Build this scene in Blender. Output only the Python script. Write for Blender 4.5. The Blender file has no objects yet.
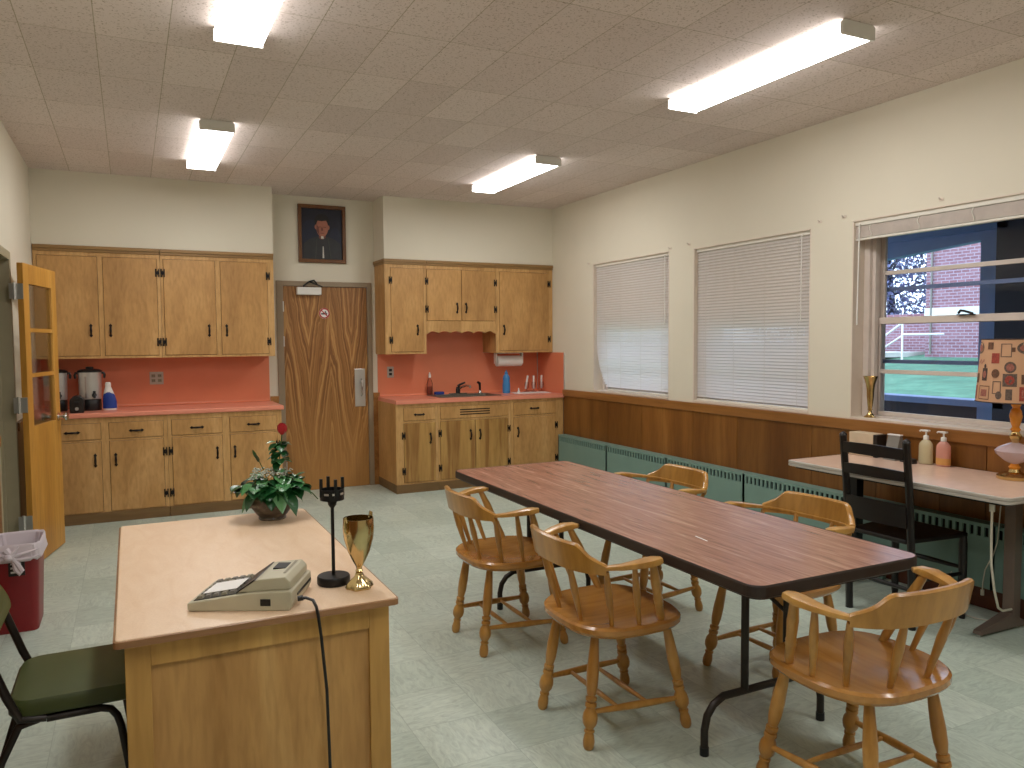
import bpy, bmesh, math, random
from math import pi, sin, cos, radians as R
from mathutils import Vector, Matrix
random.seed(7)
SC = bpy.context.scene
COL = SC.collection

# ---------------------------------------------------------------- materials
def lin(c):
    return tuple(((v/255)/12.92 if v/255 <= .04045 else ((v/255+.055)/1.055)**2.4) for v in c) + (1.0,)

class NT:
    def __init__(s, name):
        s.m = bpy.data.materials.new(name); s.m.use_nodes = True
        s.t = s.m.node_tree; s.b = s.t.nodes['Principled BSDF']; s.out = s.t.nodes['Material Output']
        s._obj = None
    def n(s, typ, **kw):
        nd = s.t.nodes.new(typ)
        for k, v in kw.items():
            if k in nd.inputs.keys(): nd.inputs[k].default_value = v
            else: setattr(nd, k, v)
        return nd
    def l(s, a, b): s.t.links.new(a, b)
    def obj(s):
        if s._obj is None: s._obj = s.t.nodes.new('ShaderNodeTexCoord')
        return s._obj.outputs['Object']
    def mp(s, scale=(1,1,1), rot=(0,0,0), loc=(0,0,0), src=None):
        m = s.n('ShaderNodeMapping'); m.inputs['Scale'].default_value = scale
        m.inputs['Rotation'].default_value = rot; m.inputs['Location'].default_value = loc
        s.l(src if src is not None else s.obj(), m.inputs['Vector']); return m.outputs[0]
    def noise(s, vec, scale, detail=3, dist=0, rough=.5):
        nd = s.n('ShaderNodeTexNoise', Scale=scale, Detail=detail, Distortion=dist, Roughness=rough)
        s.l(vec, nd.inputs['Vector']); return nd.outputs[0]
    def ramp(s, fac, stops):
        nd = s.n('ShaderNodeValToRGB'); cr = nd.color_ramp
        while len(cr.elements) < len(stops): cr.elements.new(.5)
        for e, (p, c) in zip(cr.elements, stops): e.position = p; e.color = c
        s.l(fac, nd.inputs[0]); return nd.outputs[0]
    def mix(s, fac, a, b, mode='MIX'):
        nd = s.n('ShaderNodeMix', data_type='RGBA', blend_type=mode)
        for i, v in ((0, fac), (6, a), (7, b)):
            if hasattr(v, 'is_linked'): s.l(v, nd.inputs[i])
            else: nd.inputs[i].default_value = v
        return nd.outputs[2]
    def math(s, op, a, b=0.0):
        nd = s.n('ShaderNodeMath', operation=op)
        for i, v in ((0, a), (1, b)):
            if hasattr(v, 'is_linked'): s.l(v, nd.inputs[i])
            else: nd.inputs[i].default_value = v
        return nd.outputs[0]
    def bump(s, h, strength=.2, dist=.01):
        nd = s.n('ShaderNodeBump', Strength=strength, Distance=dist)
        s.l(h, nd.inputs['Height']); s.l(nd.outputs[0], s.b.inputs['Normal'])
    def col(s, c):
        if hasattr(c, 'is_linked'): s.l(c, s.b.inputs['Base Color'])
        else: s.b.inputs['Base Color'].default_value = c
    def set(s, **kw):
        for k, v in kw.items(): s.b.inputs[k.replace('_', ' ')].default_value = v
        return s

def plain(name, c, rough=.5, metal=0., spec=.5, vary=.06, nscale=14, **kw):
    t = NT(name); t.set(Roughness=rough, Metallic=metal, **kw); t.b.inputs['Specular IOR Level'].default_value = spec
    c = lin(c); d = tuple(v*(1-vary*2) for v in c[:3])+(1,)
    t.col(t.ramp(t.noise(t.obj(), nscale, 4), [(.3, d), (.7, c)]))
    return t.m

def wood(name, dark, mid, light, axis='z', rough=.4, fine=60, broad=5, stretch=.07, island=0.0, coat=0., spec=.4):
    t = NT(name); t.set(Roughness=rough, Coat_Weight=coat, Coat_Roughness=.15); t.b.inputs['Specular IOR Level'].default_value = spec
    sc = [1, 1, 1]; sc['xyz'.index(axis)] = stretch
    v = t.mp(tuple(sc))
    a = t.noise(v, broad, 5, 1.2); b = t.noise(v, fine, 3, .3)
    c1 = t.ramp(a, [(.3, lin(dark)), (.5, lin(mid)), (.72, lin(light))])
    c2 = t.ramp(b, [(.3, (.72, .68, .62, 1)), (.6, (1, 1, 1, 1))])
    c = t.mix(.6, c1, c2, 'MULTIPLY')
    if island:
        g = t.n('ShaderNodeNewGeometry')
        r = t.ramp(g.outputs['Random Per Island'], [(0, (1-island,)*3+(1,)), (1, (1+island*.4, 1+island*.3, 1+island*.2, 1))])
        c = t.mix(1.0, c, r, 'MULTIPLY')
    t.col(c); t.bump(b, .06, .002)
    return t.m

M = {}
M['paint'] = plain('paint_cream', (224, 217, 199), .75, spec=.2, vary=.02, nscale=2)
M['white'] = plain('white_paint', (228, 226, 220), .45, vary=.02)
M['trim_white'] = plain('white_trim', (226, 222, 210), .4, vary=.02)
M['cab'] = wood('cabinet_birch', (176, 132, 79), (197, 151, 93), (210, 165, 108), 'z', .42, 50, 4, .25)
M['cabframe'] = wood('cabinet_frame_birch', (184, 141, 87), (204, 160, 102), (216, 173, 117), 'z', .42, 50, 4, .2)
M['crown'] = wood('crown_trim_wood', (134, 102, 62), (152, 118, 72), (164, 128, 80), 'x', .45)
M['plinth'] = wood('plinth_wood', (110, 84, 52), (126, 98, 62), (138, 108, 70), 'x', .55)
M['iron'] = plain('wrought_iron', (26, 20, 17), .5, .4)
M['coral'] = plain('coral_laminate', (226, 134, 98), .38, vary=.03, nscale=5)
M['counter'] = plain('coral_worktop', (234, 148, 122), .3, vary=.03, nscale=5)
M['chair'] = wood('honey_oak', (160, 112, 46), (188, 138, 66), (206, 160, 90), 'z', .3, 45, 4, .2, 0.06, coat=.3)
M['chairseat'] = wood('honey_oak_seat', (152, 102, 46), (182, 128, 62), (200, 148, 82), 'x', .22, 40, 6, .12, 0, coat=.5)
M['chairleg'] = wood('honey_oak_turned', (156, 106, 46), (184, 134, 64), (202, 154, 84), 'z', .3, 45, 5, .3, 0.04, coat=.3)
M['panel'] = wood('wainscot_wood', (112, 68, 26), (136, 88, 38), (156, 106, 52), 'z', .4, 55, 3, .1, .28)
M['caprail'] = wood('cap_rail_wood', (130, 84, 40), (154, 104, 54), (172, 122, 68), 'y', .35, 50, 4, .08)
M['base'] = wood('baseboard_wood', (70, 32, 14), (88, 42, 18), (104, 54, 24), 'y', .45)
M['glassdoor'] = wood('glazed_door_wood', (176, 122, 50), (200, 144, 62), (212, 158, 76), 'z', .4, 40, 3, .1)
M['frame_brown'] = plain('painted_door_frame', (150, 132, 108), .5, vary=.03)
M['frame_olive'] = plain('olive_door_frame', (166, 156, 128), .5, vary=.03)
M['chrome'] = plain('chrome', (200, 200, 198), .18, 1., vary=.02)
M['steel'] = plain('brushed_steel', (214, 212, 208), .28, .7, vary=.04)
M['blackmetal'] = plain('black_metal', (22, 22, 23), .42, .3)
M['legmetal'] = plain('dark_brown_metal', (48, 42, 38), .4, .4)
M['edge_black'] = plain('dark_table_edge', (44, 30, 24), .45)
M['black'] = plain('black_plastic', (18, 18, 19), .4)
M['blackwood'] = plain('black_painted_wood', (20, 14, 13), .38, vary=.1)
M['green_vinyl'] = plain('green_vinyl', (66, 78, 36), .4, vary=.05, nscale=5)
M['rad'] = plain('radiator_green', (118, 148, 138), .5, vary=.03, nscale=5)
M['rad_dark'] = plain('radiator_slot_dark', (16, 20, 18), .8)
M['sinksteel'] = plain('dull_sink_steel', (120, 118, 108), .3, .8, vary=.05)
M['brass'] = plain('brass', (206, 178, 118), .2, 1., vary=.05)
M['gold'] = plain('trophy_gold', (214, 192, 140), .16, 1., vary=.04)
M['red'] = plain('red_plastic', (140, 18, 24), .4, vary=.04)
M['beige'] = plain('beige_plastic', (188, 182, 158), .45, vary=.03)
M['beige_dk'] = plain('beige_plastic_dark', (140, 134, 114), .5, vary=.03)
M['paper'] = plain('white_paper', (238, 236, 234), .8, vary=.01)
M['blue'] = plain('blue_plastic', (66, 142, 206), .3, vary=.04)
M['bluelabel'] = plain('blue_label', (24, 60, 150), .4, vary=.04)
M['desktop'] = plain('beige_desk_laminate', (224, 192, 172), .25, vary=.03, nscale=20)
M['alu'] = plain('aluminium_edge', (206, 202, 194), .35, .35, vary=.03)
M['deskleg'] = plain('taupe_desk_metal', (116, 100, 90), .4, .3, vary=.03)
M['winframe'] = plain('tan_window_paint', (214, 202, 192), .5, vary=.04)
M['jamb'] = plain('window_reveal_paint', (220, 206, 190), .6, vary=.03)
M['cord'] = plain('white_cord', (206, 200, 184), .5, vary=.02)
M['grey'] = plain('grey_plastic', (124, 120, 112), .5, vary=.04)
M['gap_dark'] = plain('shade_and_joint_dark', (30, 22, 14), .9)
M['porch'] = plain('porch_blue_paint', (104, 124, 168), .6, vary=.05)
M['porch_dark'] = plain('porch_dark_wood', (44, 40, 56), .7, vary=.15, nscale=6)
M['amber'] = plain('amber_lamp_wood', (236, 150, 44), .25, vary=.08, Coat_Weight=.4)
M['soil'] = plain('pebble_soil', (150, 138, 128), .9, vary=.35, nscale=160)
M['rose'] = plain('rose_red', (186, 16, 36), .5, vary=.15)
M['stem'] = plain('plant_stem', (70, 96, 44), .6)
M['frame_wood'] = wood('picture_frame_wood', (84, 52, 26), (112, 72, 38), (128, 88, 50), 'z', .4)
M['sponge'] = plain('blue_sponge', (40, 60, 140), .9, vary=.1, nscale=80)

def glass(name, c=(255, 255, 255), rough=0.02, alpha_mix=.85):
    t = NT(name); tr = t.n('ShaderNodeBsdfTransparent'); tr.inputs[0].default_value = lin(c)
    gl = t.n('ShaderNodeBsdfGlossy', Roughness=rough)
    fr = t.n('ShaderNodeLayerWeight', Blend=.25)
    mx = t.n('ShaderNodeMixShader')
    f = t.math('MULTIPLY', fr.outputs['Fresnel'], .8)
    t.l(f, mx.inputs[0]); t.l(tr.outputs[0], mx.inputs[1]); t.l(gl.outputs[0], mx.inputs[2])
    t.l(mx.outputs[0], t.out.inputs[0]); return t.m
M['glass'] = glass('window_glass')
t = NT('pale_pink_lamp_glass'); t.set(Roughness=.12, Transmission_Weight=.55, IOR=1.2); t.col(lin((240, 222, 226))); M['glass_pink'] = t.m
M['glass_clear'] = glass('clear_glass', (244, 236, 236), .02)

def liquid(name, c):
    t = NT(name); t.set(Roughness=.2, Transmission_Weight=.35, IOR=1.3); t.col(lin(c)); return t.m
M['lotion'] = liquid('pale_yellow_lotion', (226, 214, 176))
M['pinksoap'] = liquid('pink_soap', (240, 176, 158))
M['soapamber'] = liquid('amber_liquid', (190, 110, 90))
M['yellowsoap'] = liquid('orange_soap_base', (244, 186, 110))

def translucent(name, c, amt=.45):
    t = NT(name); d = t.n('ShaderNodeBsdfDiffuse'); d.inputs[0].default_value = lin(c)
    tl = t.n('ShaderNodeBsdfTranslucent'); tl.inputs[0].default_value = lin(c)
    mx = t.n('ShaderNodeMixShader'); mx.inputs[0].default_value = amt
    t.l(d.outputs[0], mx.inputs[1]); t.l(tl.outputs[0], mx.inputs[2]); t.l(mx.outputs[0], t.out.inputs[0]); return t.m
M['slat'] = translucent('blind_slat_white', (248, 245, 243), .58)
M['slat_stack'] = plain('stacked_slat_white', (232, 220, 210), .5)
M['blockcloth'] = plain('light_block_cloth', (188, 172, 150), .8)
M['plate'] = plain('grey_wall_plate', (186, 178, 168), .4, .3)
M['boxcard'] = plain('cream_box_card', (206, 186, 158), .7)
M['bag'] = translucent('white_plastic_bag', (240, 232, 238), .3)

def emit(name, c, s):
    t = NT(name); t.col(lin((240, 240, 240))); t.b.inputs['Emission Color'].default_value = c
    t.b.inputs['Emission Strength'].default_value = s; return t.m
LAMP = 23.0
M['lens'] = emit('lit_diffuser', (1, .985, .965, 1), LAMP)
M['lens_side'] = emit('lit_diffuser_flank', (1, .97, .95, 1), LAMP*.21)

def floor_mat():
    t = NT('vinyl_floor_tile'); t.set(Roughness=.36); t.b.inputs['Specular IOR Level'].default_value = .4
    br = t.n('ShaderNodeTexBrick', offset=0., squash=1.)
    for k, v in (('Scale', 1.), ('Mortar Size', .0016), ('Brick Width', .3048), ('Row Height', .3048), ('Bias', 0.)): br.inputs[k].default_value = v
    br.inputs['Color1'].default_value = lin((184, 198, 188)); br.inputs['Color2'].default_value = lin((200, 212, 202)); br.inputs['Mortar'].default_value = lin((172, 186, 176))
    t.l(t.mp(), br.inputs['Vector'])
    n1 = t.noise(t.mp((1, 3.2, 1)), 9, 6, 2.2, .65)
    n2 = t.noise(t.mp((3.2, 1, 1), loc=(3, 7, 0)), 9, 6, 2.2, .65)
    st = t.ramp(n1, [(.33, (.79, .81, .80, 1)), (.5, (.98, .99, .98, 1)), (.66, (1.12, 1.11, 1.09, 1))])
    st2 = t.ramp(n2, [(.33, (.79, .81, .80, 1)), (.5, (.98, .99, .98, 1)), (.66, (1.12, 1.11, 1.09, 1))])
    ck = t.n('ShaderNodeTexChecker', Scale=1/.3048); t.l(t.mp(), ck.inputs['Vector'])
    c = t.mix(1., br.outputs['Color'], t.mix(ck.outputs['Fac'], st, st2), 'MULTIPLY')
    big = t.ramp(t.noise(t.mp(), .8, 3), [(.3, (.94, .93, .9, 1)), (.7, (1.03, 1.04, 1.05, 1))])
    t.col(t.mix(1., c, big, 'MULTIPLY')); return t.m
M['floor'] = floor_mat()

def ceil_mat():
    t = NT('ceiling_fibre_tile'); t.set(Roughness=.9); t.b.inputs['Specular IOR Level'].default_value = .1
    br = t.n('ShaderNodeTexBrick', offset=0.)
    for k, v in (('Scale', 1.), ('Mortar Size', .0022), ('Brick Width', .3048), ('Row Height', .6096), ('Bias', 0.)): br.inputs[k].default_value = v
    br.inputs['Color1'].default_value = lin((218, 205, 199)); br.inputs['Color2'].default_value = lin((230, 218, 212)); br.inputs['Mortar'].default_value = lin((180, 168, 148))
    t.l(t.mp(loc=(.1, .12, 0)), br.inputs['Vector'])
    sp = t.ramp(t.noise(t.mp(), 95, 2, 0, .6), [(.33, (.62, .58, .52, 1)), (.43, (1, 1, 1, 1))])
    t.col(t.mix(1., br.outputs['Color'], sp, 'MULTIPLY')); return t.m
M['ceiling'] = ceil_mat()

def laminate_top():
    t = NT('walnut_laminate'); t.set(Roughness=.27); t.b.inputs['Specular IOR Level'].default_value = .55
    v = t.mp((2.4, .16, 1))
    a = t.noise(v, 16, 5, 1.2, .6); b = t.noise(v, 60, 3, .4)
    c = t.ramp(a, [(.3, lin((126, 84, 66))), (.46, lin((158, 110, 90))), (.58, lin((172, 124, 102))), (.72, lin((200, 156, 136)))])
    d = t.ramp(b, [(.35, (.8, .76, .74, 1)), (.6, (1, 1, 1, 1))])
    t.col(t.mix(.7, c, d, 'MULTIPLY')); return t.m
M['laminate'] = laminate_top()

def island_top():
    t = NT('tan_island_laminate'); t.set(Roughness=.36)
    n = t.noise(t.mp((2, .6, 1)), 8, 5, 1.4); f = t.noise(t.mp(), 180, 2)
    c = t.ramp(n, [(.3, lin((227, 196, 164))), (.7, lin((235, 208, 180)))])
    t.col(t.mix(.5, c, t.ramp(f, [(.4, (.9, .88, .86, 1)), (.6, (1, 1, 1, 1))]), 'MULTIPLY')); return t.m
M['island_top'] = island_top()
M['island'] = wood('island_birch', (178, 136, 72), (200, 156, 86), (212, 172, 104), 'z', .42, 50, 3, .1)
M['island_panel'] = wood('island_panel_birch', (172, 128, 72), (194, 150, 90), (208, 168, 108), 'z', .45, 60, 3, .14)
M['island_edge'] = wood('island_edge_wood', (128, 90, 58), (152, 112, 76), (172, 132, 96), 'x', .4)

def stained():
    t = NT('stained_cabinet_birch'); t.set(Roughness=.45)
    a = t.noise(t.mp((1, 1, .25)), 4, 5, 1.2); f = t.noise(t.mp((1, 1, .1)), 50, 3)
    c = t.ramp(a, [(.3, lin((164, 124, 64))), (.5, lin((186, 144, 80))), (.72, lin((202, 162, 96)))])
    c = t.mix(.6, c, t.ramp(f, [(.3, (.75, .7, .64, 1)), (.6, (1, 1, 1, 1))]), 'MULTIPLY')
    s = t.noise(t.mp((7, 1, .7), loc=(1.3, 0, .4)), 1.7, 4, .4)
    st = t.ramp(s, [(.47, (1, 1, 1, 1)), (.62, (.6, .48, .4, 1))])
    t.col(t.mix(.9, c, st, 'MULTIPLY')); return t.m
M['cabstain'] = stained()

def veneer():
    t = NT('flame_veneer'); t.set(Roughness=.4)
    sx = t.n('ShaderNodeSeparateXYZ'); t.l(t.obj(), sx.inputs[0])
    nz = t.noise(t.mp((2.2, 1, .5)), 2.2, 4, .3)
    ax = t.math('PINGPONG', t.math('ADD', sx.outputs[0], .177), .2135)
    ax = t.math('ABSOLUTE', t.math('SUBTRACT', ax, .0))
    v = t.math('SUBTRACT', t.math('MULTIPLY', ax, 1.0), t.math('MULTIPLY', sx.outputs[2], .13))
    v = t.math('ADD', v, t.math('MULTIPLY', nz, .16))
    cb = t.n('ShaderNodeCombineXYZ'); t.l(v, cb.inputs[0])
    n1 = t.noise(cb.outputs[0], 26, 3, 0, .7)
    fz = t.noise(t.mp((1, 1, .05)), 70, 3)
    fade = t.math('MULTIPLY', t.math('SUBTRACT', sx.outputs[2], .15), 1.3)
    fade = t.n('ShaderNodeClamp'), fade
    t.l(fade[1], fade[0].inputs[0]); fade = fade[0].outputs[0]
    c = t.ramp(n1, [(.38, lin((96, 58, 26))), (.48, lin((146, 98, 48))), (.6, lin((190, 142, 82)))])
    c = t.mix(fade, lin((178, 128, 68)), c)
    c = t.mix(.5, c, t.ramp(fz, [(.3, (.78, .74, .7, 1)), (.6, (1, 1, 1, 1))]), 'MULTIPLY')
    t.col(c); return t.m
M['veneer'] = veneer()

def leaf_mat(name, a, b, pale):
    t = NT(name); t.set(Roughness=.3); g = t.n('ShaderNodeNewGeometry')
    c = t.ramp(g.outputs['Random Per Island'], [(0, lin(a)), (.6, lin(b)), (1, lin(pale))])
    t.col(t.mix(.5, c, t.ramp(t.noise(t.mp(), 60, 3), [(.35, (.55, .6, .55, 1)), (.65, (1.1, 1.15, 1.1, 1))]), 'MULTIPLY')); return t.m
M['leaf'] = leaf_mat('variegated_leaf', (18, 62, 30), (40, 104, 52), (96, 150, 96))
M['leafpale'] = plain('dried_filler_flowers', (196, 200, 182), .7, vary=.3, nscale=120)
M['treeleaf'] = leaf_mat('tree_leaf', (82, 82, 126), (108, 114, 154), (150, 158, 184))
M['bark'] = plain('tree_bark', (54, 50, 60), .9, vary=.2)

def stone():
    t = NT('grey_brown_pot'); t.set(Roughness=.35)
    t.col(t.ramp(t.noise(t.mp((1, 1, 2.5)), 18, 5, 1.), [(.35, lin((58, 50, 42))), (.6, lin((104, 92, 78))), (.75, lin((140, 128, 112)))])); return t.m
M['pot'] = stone()

def brickmat():
    t = NT('red_brick'); t.set(Roughness=.9)
    br = t.n('ShaderNodeTexBrick', offset=.5)
    for k, v in (('Scale', 1.), ('Mortar Size', .012), ('Brick Width', .25), ('Row Height', .092), ('Bias', 0.)): br.inputs[k].default_value = v
    br.inputs['Color1'].default_value = lin((128, 84, 92)); br.inputs['Color2'].default_value = lin((148, 106, 114)); br.inputs['Mortar'].default_value = lin((162, 148, 160))
    t.l(t.mp(rot=(R(90), 0, R(90))), br.inputs['Vector'])
    sw = t.n('ShaderNodeSeparateXYZ'); t.l(t.obj(), sw.inputs[0]); cb = t.n('ShaderNodeCombineXYZ')
    t.l(t.math('ADD', sw.outputs[0], sw.outputs[1]), cb.inputs[0]); t.l(sw.outputs[2], cb.inputs[1]); t.l(cb.outputs[0], br.inputs['Vector'])
    t.col(br.outputs['Color']); return t.m
M['brick'] = brickmat()
def lawnmat():
    t = NT('lawn_grass'); t.set(Roughness=.9)
    t.col(t.ramp(t.noise(t.mp((1, 1, 1)), 1.6, 8, .6, .7), [(.3, lin((58, 96, 74))), (.55, lin((76, 122, 96))), (.75, lin((102, 142, 114)))])); return t.m
M['lawn'] = lawnmat()
M['band'] = plain('white_stone_band', (214, 214, 206), .8, vary=.03)

def shade_mat():
    t = NT('lampshade_paper'); t.set(Roughness=.8); t.col(lin((206, 160, 124))); return t.m
M['shade'] = shade_mat()
for nm, c in (('ink_grey', (116, 96, 84)), ('ink_red', (176, 76, 60)), ('ink_brown', (122, 84, 62)), ('ink_pink', (182, 112, 96)), ('ink_dark', (84, 66, 60))):
    M[nm] = plain(nm, c, .8, vary=.25, nscale=130)
for nm, c in (('oil_dark', (14, 18, 40)), ('oil_blue', (20, 30, 56)), ('oil_coat', (44, 46, 50)), ('oil_skin', (176, 112, 90)), ('oil_shadow', (122, 70, 58)), ('oil_hair', (8, 6, 6)), ('oil_white', (226, 222, 214)), ('oil_line', (70, 72, 66))):
    M[nm] = plain(nm, c, .45, vary=.12, nscale=22)

# ---------------------------------------------------------------- mesh builder
class MB:
    def __init__(s): s.bm = bmesh.new(); s.mi = 0
    def _f(s, vs):
        try: f = s.bm.faces.new(vs); f.material_index = s.mi; return f
        except ValueError: return None
    def hexa(s, p):                    # 8 points: bottom ring, top ring
        v = [s.bm.verts.new(q) for q in p]
        for i in ((3,2,1,0),(4,5,6,7),(0,1,5,4),(1,2,6,5),(2,3,7,6),(3,0,4,7)): s._f([v[k] for k in i])
    def box(s, x0, x1, y0, y1, z0, z1, T=None):
        p = [(x0,y0,z0),(x1,y0,z0),(x1,y1,z0),(x0,y1,z0),(x0,y0,z1),(x1,y0,z1),(x1,y1,z1),(x0,y1,z1)]
        s.hexa([T @ Vector(q) for q in p] if T is not None else p)
    def prism(s, pts, h, T=None, cap=True):       # polygon pts in xy, extruded 0..h (or h=(z0,z1))
        z0, z1 = h if isinstance(h, tuple) else (0, h)
        T = T or Matrix()
        a = [s.bm.verts.new(T @ Vector((x, y, z0))) for x, y in pts]; b = [s.bm.verts.new(T @ Vector((x, y, z1))) for x, y in pts]
        n = len(pts)
        if cap: s._f(a[::-1]); s._f(b)
        for i in range(n): s._f([a[i], a[(i+1) % n], b[(i+1) % n], b[i]])
    def rings(s, rs, closed=True, cap=True):      # list of rings of points
        V = [[s.bm.verts.new(p) for p in r] for r in rs]; n = len(rs[0])
        for a, b in zip(V, V[1:]):
            for i in range(n if closed else n-1): s._f([a[i], a[(i+1) % n], b[(i+1) % n], b[i]])
        if cap: s._f(V[0][::-1]); s._f(V[-1])
    def lathe(s, prof, c=(0,0,0), seg=20, T=None, cap=True):   # prof: (r, z)
        T = T if T is not None else Matrix.Translation(Vector(c))
        s.rings([[T @ Vector((max(r, 1e-4)*cos(2*pi*i/seg), max(r, 1e-4)*sin(2*pi*i/seg), z)) for i in range(seg)] for r, z in prof], True, cap)
    def turned(s, p0, p1, prof, seg=12, flat=1.0):   # prof: (t, r)
        p0 = Vector(p0); d = Vector(p1)-p0; L = d.length
        T = Matrix.Translation(p0) @ d.to_track_quat('Z', 'Y').to_matrix().to_4x4()
        s.rings([[T @ Vector((r*cos(2*pi*i/seg), r*flat*sin(2*pi*i/seg), t*L)) for i in range(seg)] for t, r in prof])
    def cyl(s, p0, p1, r, seg=12): s.turned(p0, p1, [(0, r), (1, r)], seg)
    def tube(s, pts, r, seg=8, prof=None):        # sweep along a polyline; prof optional list of (u,v) with v ~ up
        pts = [Vector(p) for p in pts]; rs = []
        prev = None
        for i, p in enumerate(pts):
            d = (pts[min(i+1, len(pts)-1)]-pts[max(i-1, 0)]).normalized()
            if prof is not None:
                up = Vector((0, 0, 1)); side = d.cross(up).normalized(); up = side.cross(d)
            else:
                if prev is None:
                    ref = Vector((0, 0, 1)) if abs(d.z) < .9 else Vector((1, 0, 0)); side = d.cross(ref).normalized()
                else: side = (prev-d*prev.dot(d)).normalized()
                prev = side; up = side.cross(d)
            q = prof if prof is not None else [(cos(2*pi*k/seg), sin(2*pi*k/seg)) for k in range(seg)]
            rr = r[i] if isinstance(r, (list, tuple)) else r
            rs.append([p+(side*a+up*b)*rr for a, b in q])
        s.rings(rs)
    def quad(s, a, b, c, d): s._f([s.bm.verts.new(p) for p in (a, b, c, d)])
    def grid_holes(s, x0, x1, z0, z1, holes, y0, y1, axis='xz'):   # slab with rectangular holes
        xs = sorted({x0, x1, *[h[0] for h in holes], *[h[1] for h in holes]}); zs = sorted({z0, z1, *[h[2] for h in holes], *[h[3] for h in holes]})
        xs = [x for x in xs if x0 <= x <= x1]; zs = [z for z in zs if z0 <= z <= z1]
        for a, b in zip(xs, xs[1:]):
            for c, d in zip(zs, zs[1:]):
                mx, mz = (a+b)/2, (c+d)/2
                if any(h[0] < mx < h[1] and h[2] < mz < h[3] for h in holes): continue
                if axis == 'xz': s.box(a, b, y0, y1, c, d)
                else: s.box(y0, y1, a, b, c, d)
    def build(s, name, mats, parent=None, smooth=False, bevel=0., loc=None, label=None, merge=False):
        if merge: bmesh.ops.remove_doubles(s.bm, verts=s.bm.verts, dist=1e-5)
        bmesh.ops.recalc_face_normals(s.bm, faces=s.bm.faces)
        me = bpy.data.meshes.new(name); s.bm.to_mesh(me); s.bm.free()
        for m in (mats if isinstance(mats, (list, tuple)) else [mats]): me.materials.append(M[m] if isinstance(m, str) else m)
        if smooth:
            me.polygons.foreach_set('use_smooth', [True]*len(me.polygons)); me.set_sharp_from_angle(angle=R(38))
        o = bpy.data.objects.new(name, me); COL.objects.link(o)
        if parent is not None: o.parent = parent
        if loc: o.location = loc
        if bevel:
            b = o.modifiers.new('edge_softening', 'BEVEL'); b.width = bevel; b.segments = 2; b.limit_method = 'ANGLE'; b.angle_limit = R(40)
        if label: o['label'] = label
        return o

def tag(o, label, cat, group=None, kind=None):
    o['label'] = label; o['category'] = cat
    if group: o['group'] = group
    if kind: o['kind'] = kind
    return o
def thing(name, label, cat, loc=(0, 0, 0), rz=0., group=None, kind=None):
    o = bpy.data.objects.new(name, None); COL.objects.link(o); o.location = loc; o.rotation_euler = (0, 0, rz); o.empty_display_size = .1
    return tag(o, label, cat, group, kind)
def struct(o, label, cat): return tag(o, label, cat, None, 'structure')
def dup(root, loc, rz, label):
    r = root.copy(); COL.objects.link(r); r.location = loc; r.rotation_euler = (0, 0, rz); r['label'] = label
    for ch in list(root.children):
        c = ch.copy(); COL.objects.link(c); c.parent = r
        for g in list(ch.children):
            d = g.copy(); COL.objects.link(d); d.parent = c
    return r
def rrect(x0, x1, y0, y1, r, n=5):
    o = []
    for cx, cy, a in ((x1-r, y1-r, 0), (x0+r, y1-r, 90), (x0+r, y0+r, 180), (x1-r, y0+r, 270)):
        for k in range(n+1): t = R(a+90*k/n); o.append((cx+r*cos(t), cy+r*sin(t)))
    return o
def ell(cx, cy, a, b, n=24): return [(cx+a*cos(2*pi*k/n), cy+b*sin(2*pi*k/n)) for k in range(n)]

# ---------------------------------------------------------------- room constants
XL, XR, YB, YF, H = -.697, 4.167, 7.797, -1.7, 2.909
YS, ZS, ZU = 7.447, 2.298, 1.354
WIN = [(5.40, 6.62, .975, 2.236), (3.86, 5.08, .972, 2.222), (2.30, 3.52, .966, 2.225)]
WT = .30

m = MB(); m.box(XL-.3, XR+.3, YF-.3, YB+.3, -.12, 0); struct(m.build('floor', 'floor'), 'pale green vinyl tile floor', 'floor')
m = MB(); m.box(XL-.3, XR+.3, YF-.3, YB+.3, H, H+.12); struct(m.build('ceiling', 'ceiling'), 'tan speckled fibre tile ceiling', 'ceiling')
m = MB(); m.grid_holes(YF, YB, 0, H, WIN, XR, XR+WT, 'yz'); struct(m.build('wall_right', 'paint', merge=True), 'cream wall with three windows over wood wainscot', 'wall')
DO0, DO1, DOZ = 5.27, 5.99, 2.03
m = MB(); m.grid_holes(YF, YB, 0, H, [(DO0, DO1, -1, DOZ)], XL-.16, XL, 'yz'); struct(m.build('wall_left', 'paint', merge=True), 'cream wall with the doorway of the glazed door', 'wall')
DX0, DX1, DZ = 1.355, 2.186, 2.03
m = MB(); m.grid_holes(XL-.16, XR+WT, 0, H, [(DX0-.02, DX1+.02, -1, DZ+.02)], YB, YB+.16); struct(m.build('wall_back', 'paint', merge=True), 'cream end wall around the closed wooden door', 'wall')
m = MB(); m.box(XL-.16, XR+WT, YF-.16, YF, 0, H); struct(m.build('wall_front', 'paint'), 'cream wall behind the viewer', 'wall')
m = MB(); m.box(XL, 1.214, YS, YB, ZS, H); struct(m.build('wall_soffit', 'paint'), 'cream soffit over the four-door wall cabinets', 'soffit')
m = MB(); m.box(2.269, XR, YS, YB, ZS, H); struct(m.build('wall_soffit', 'paint'), 'cream soffit over the sink wall cabinets', 'soffit')
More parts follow.
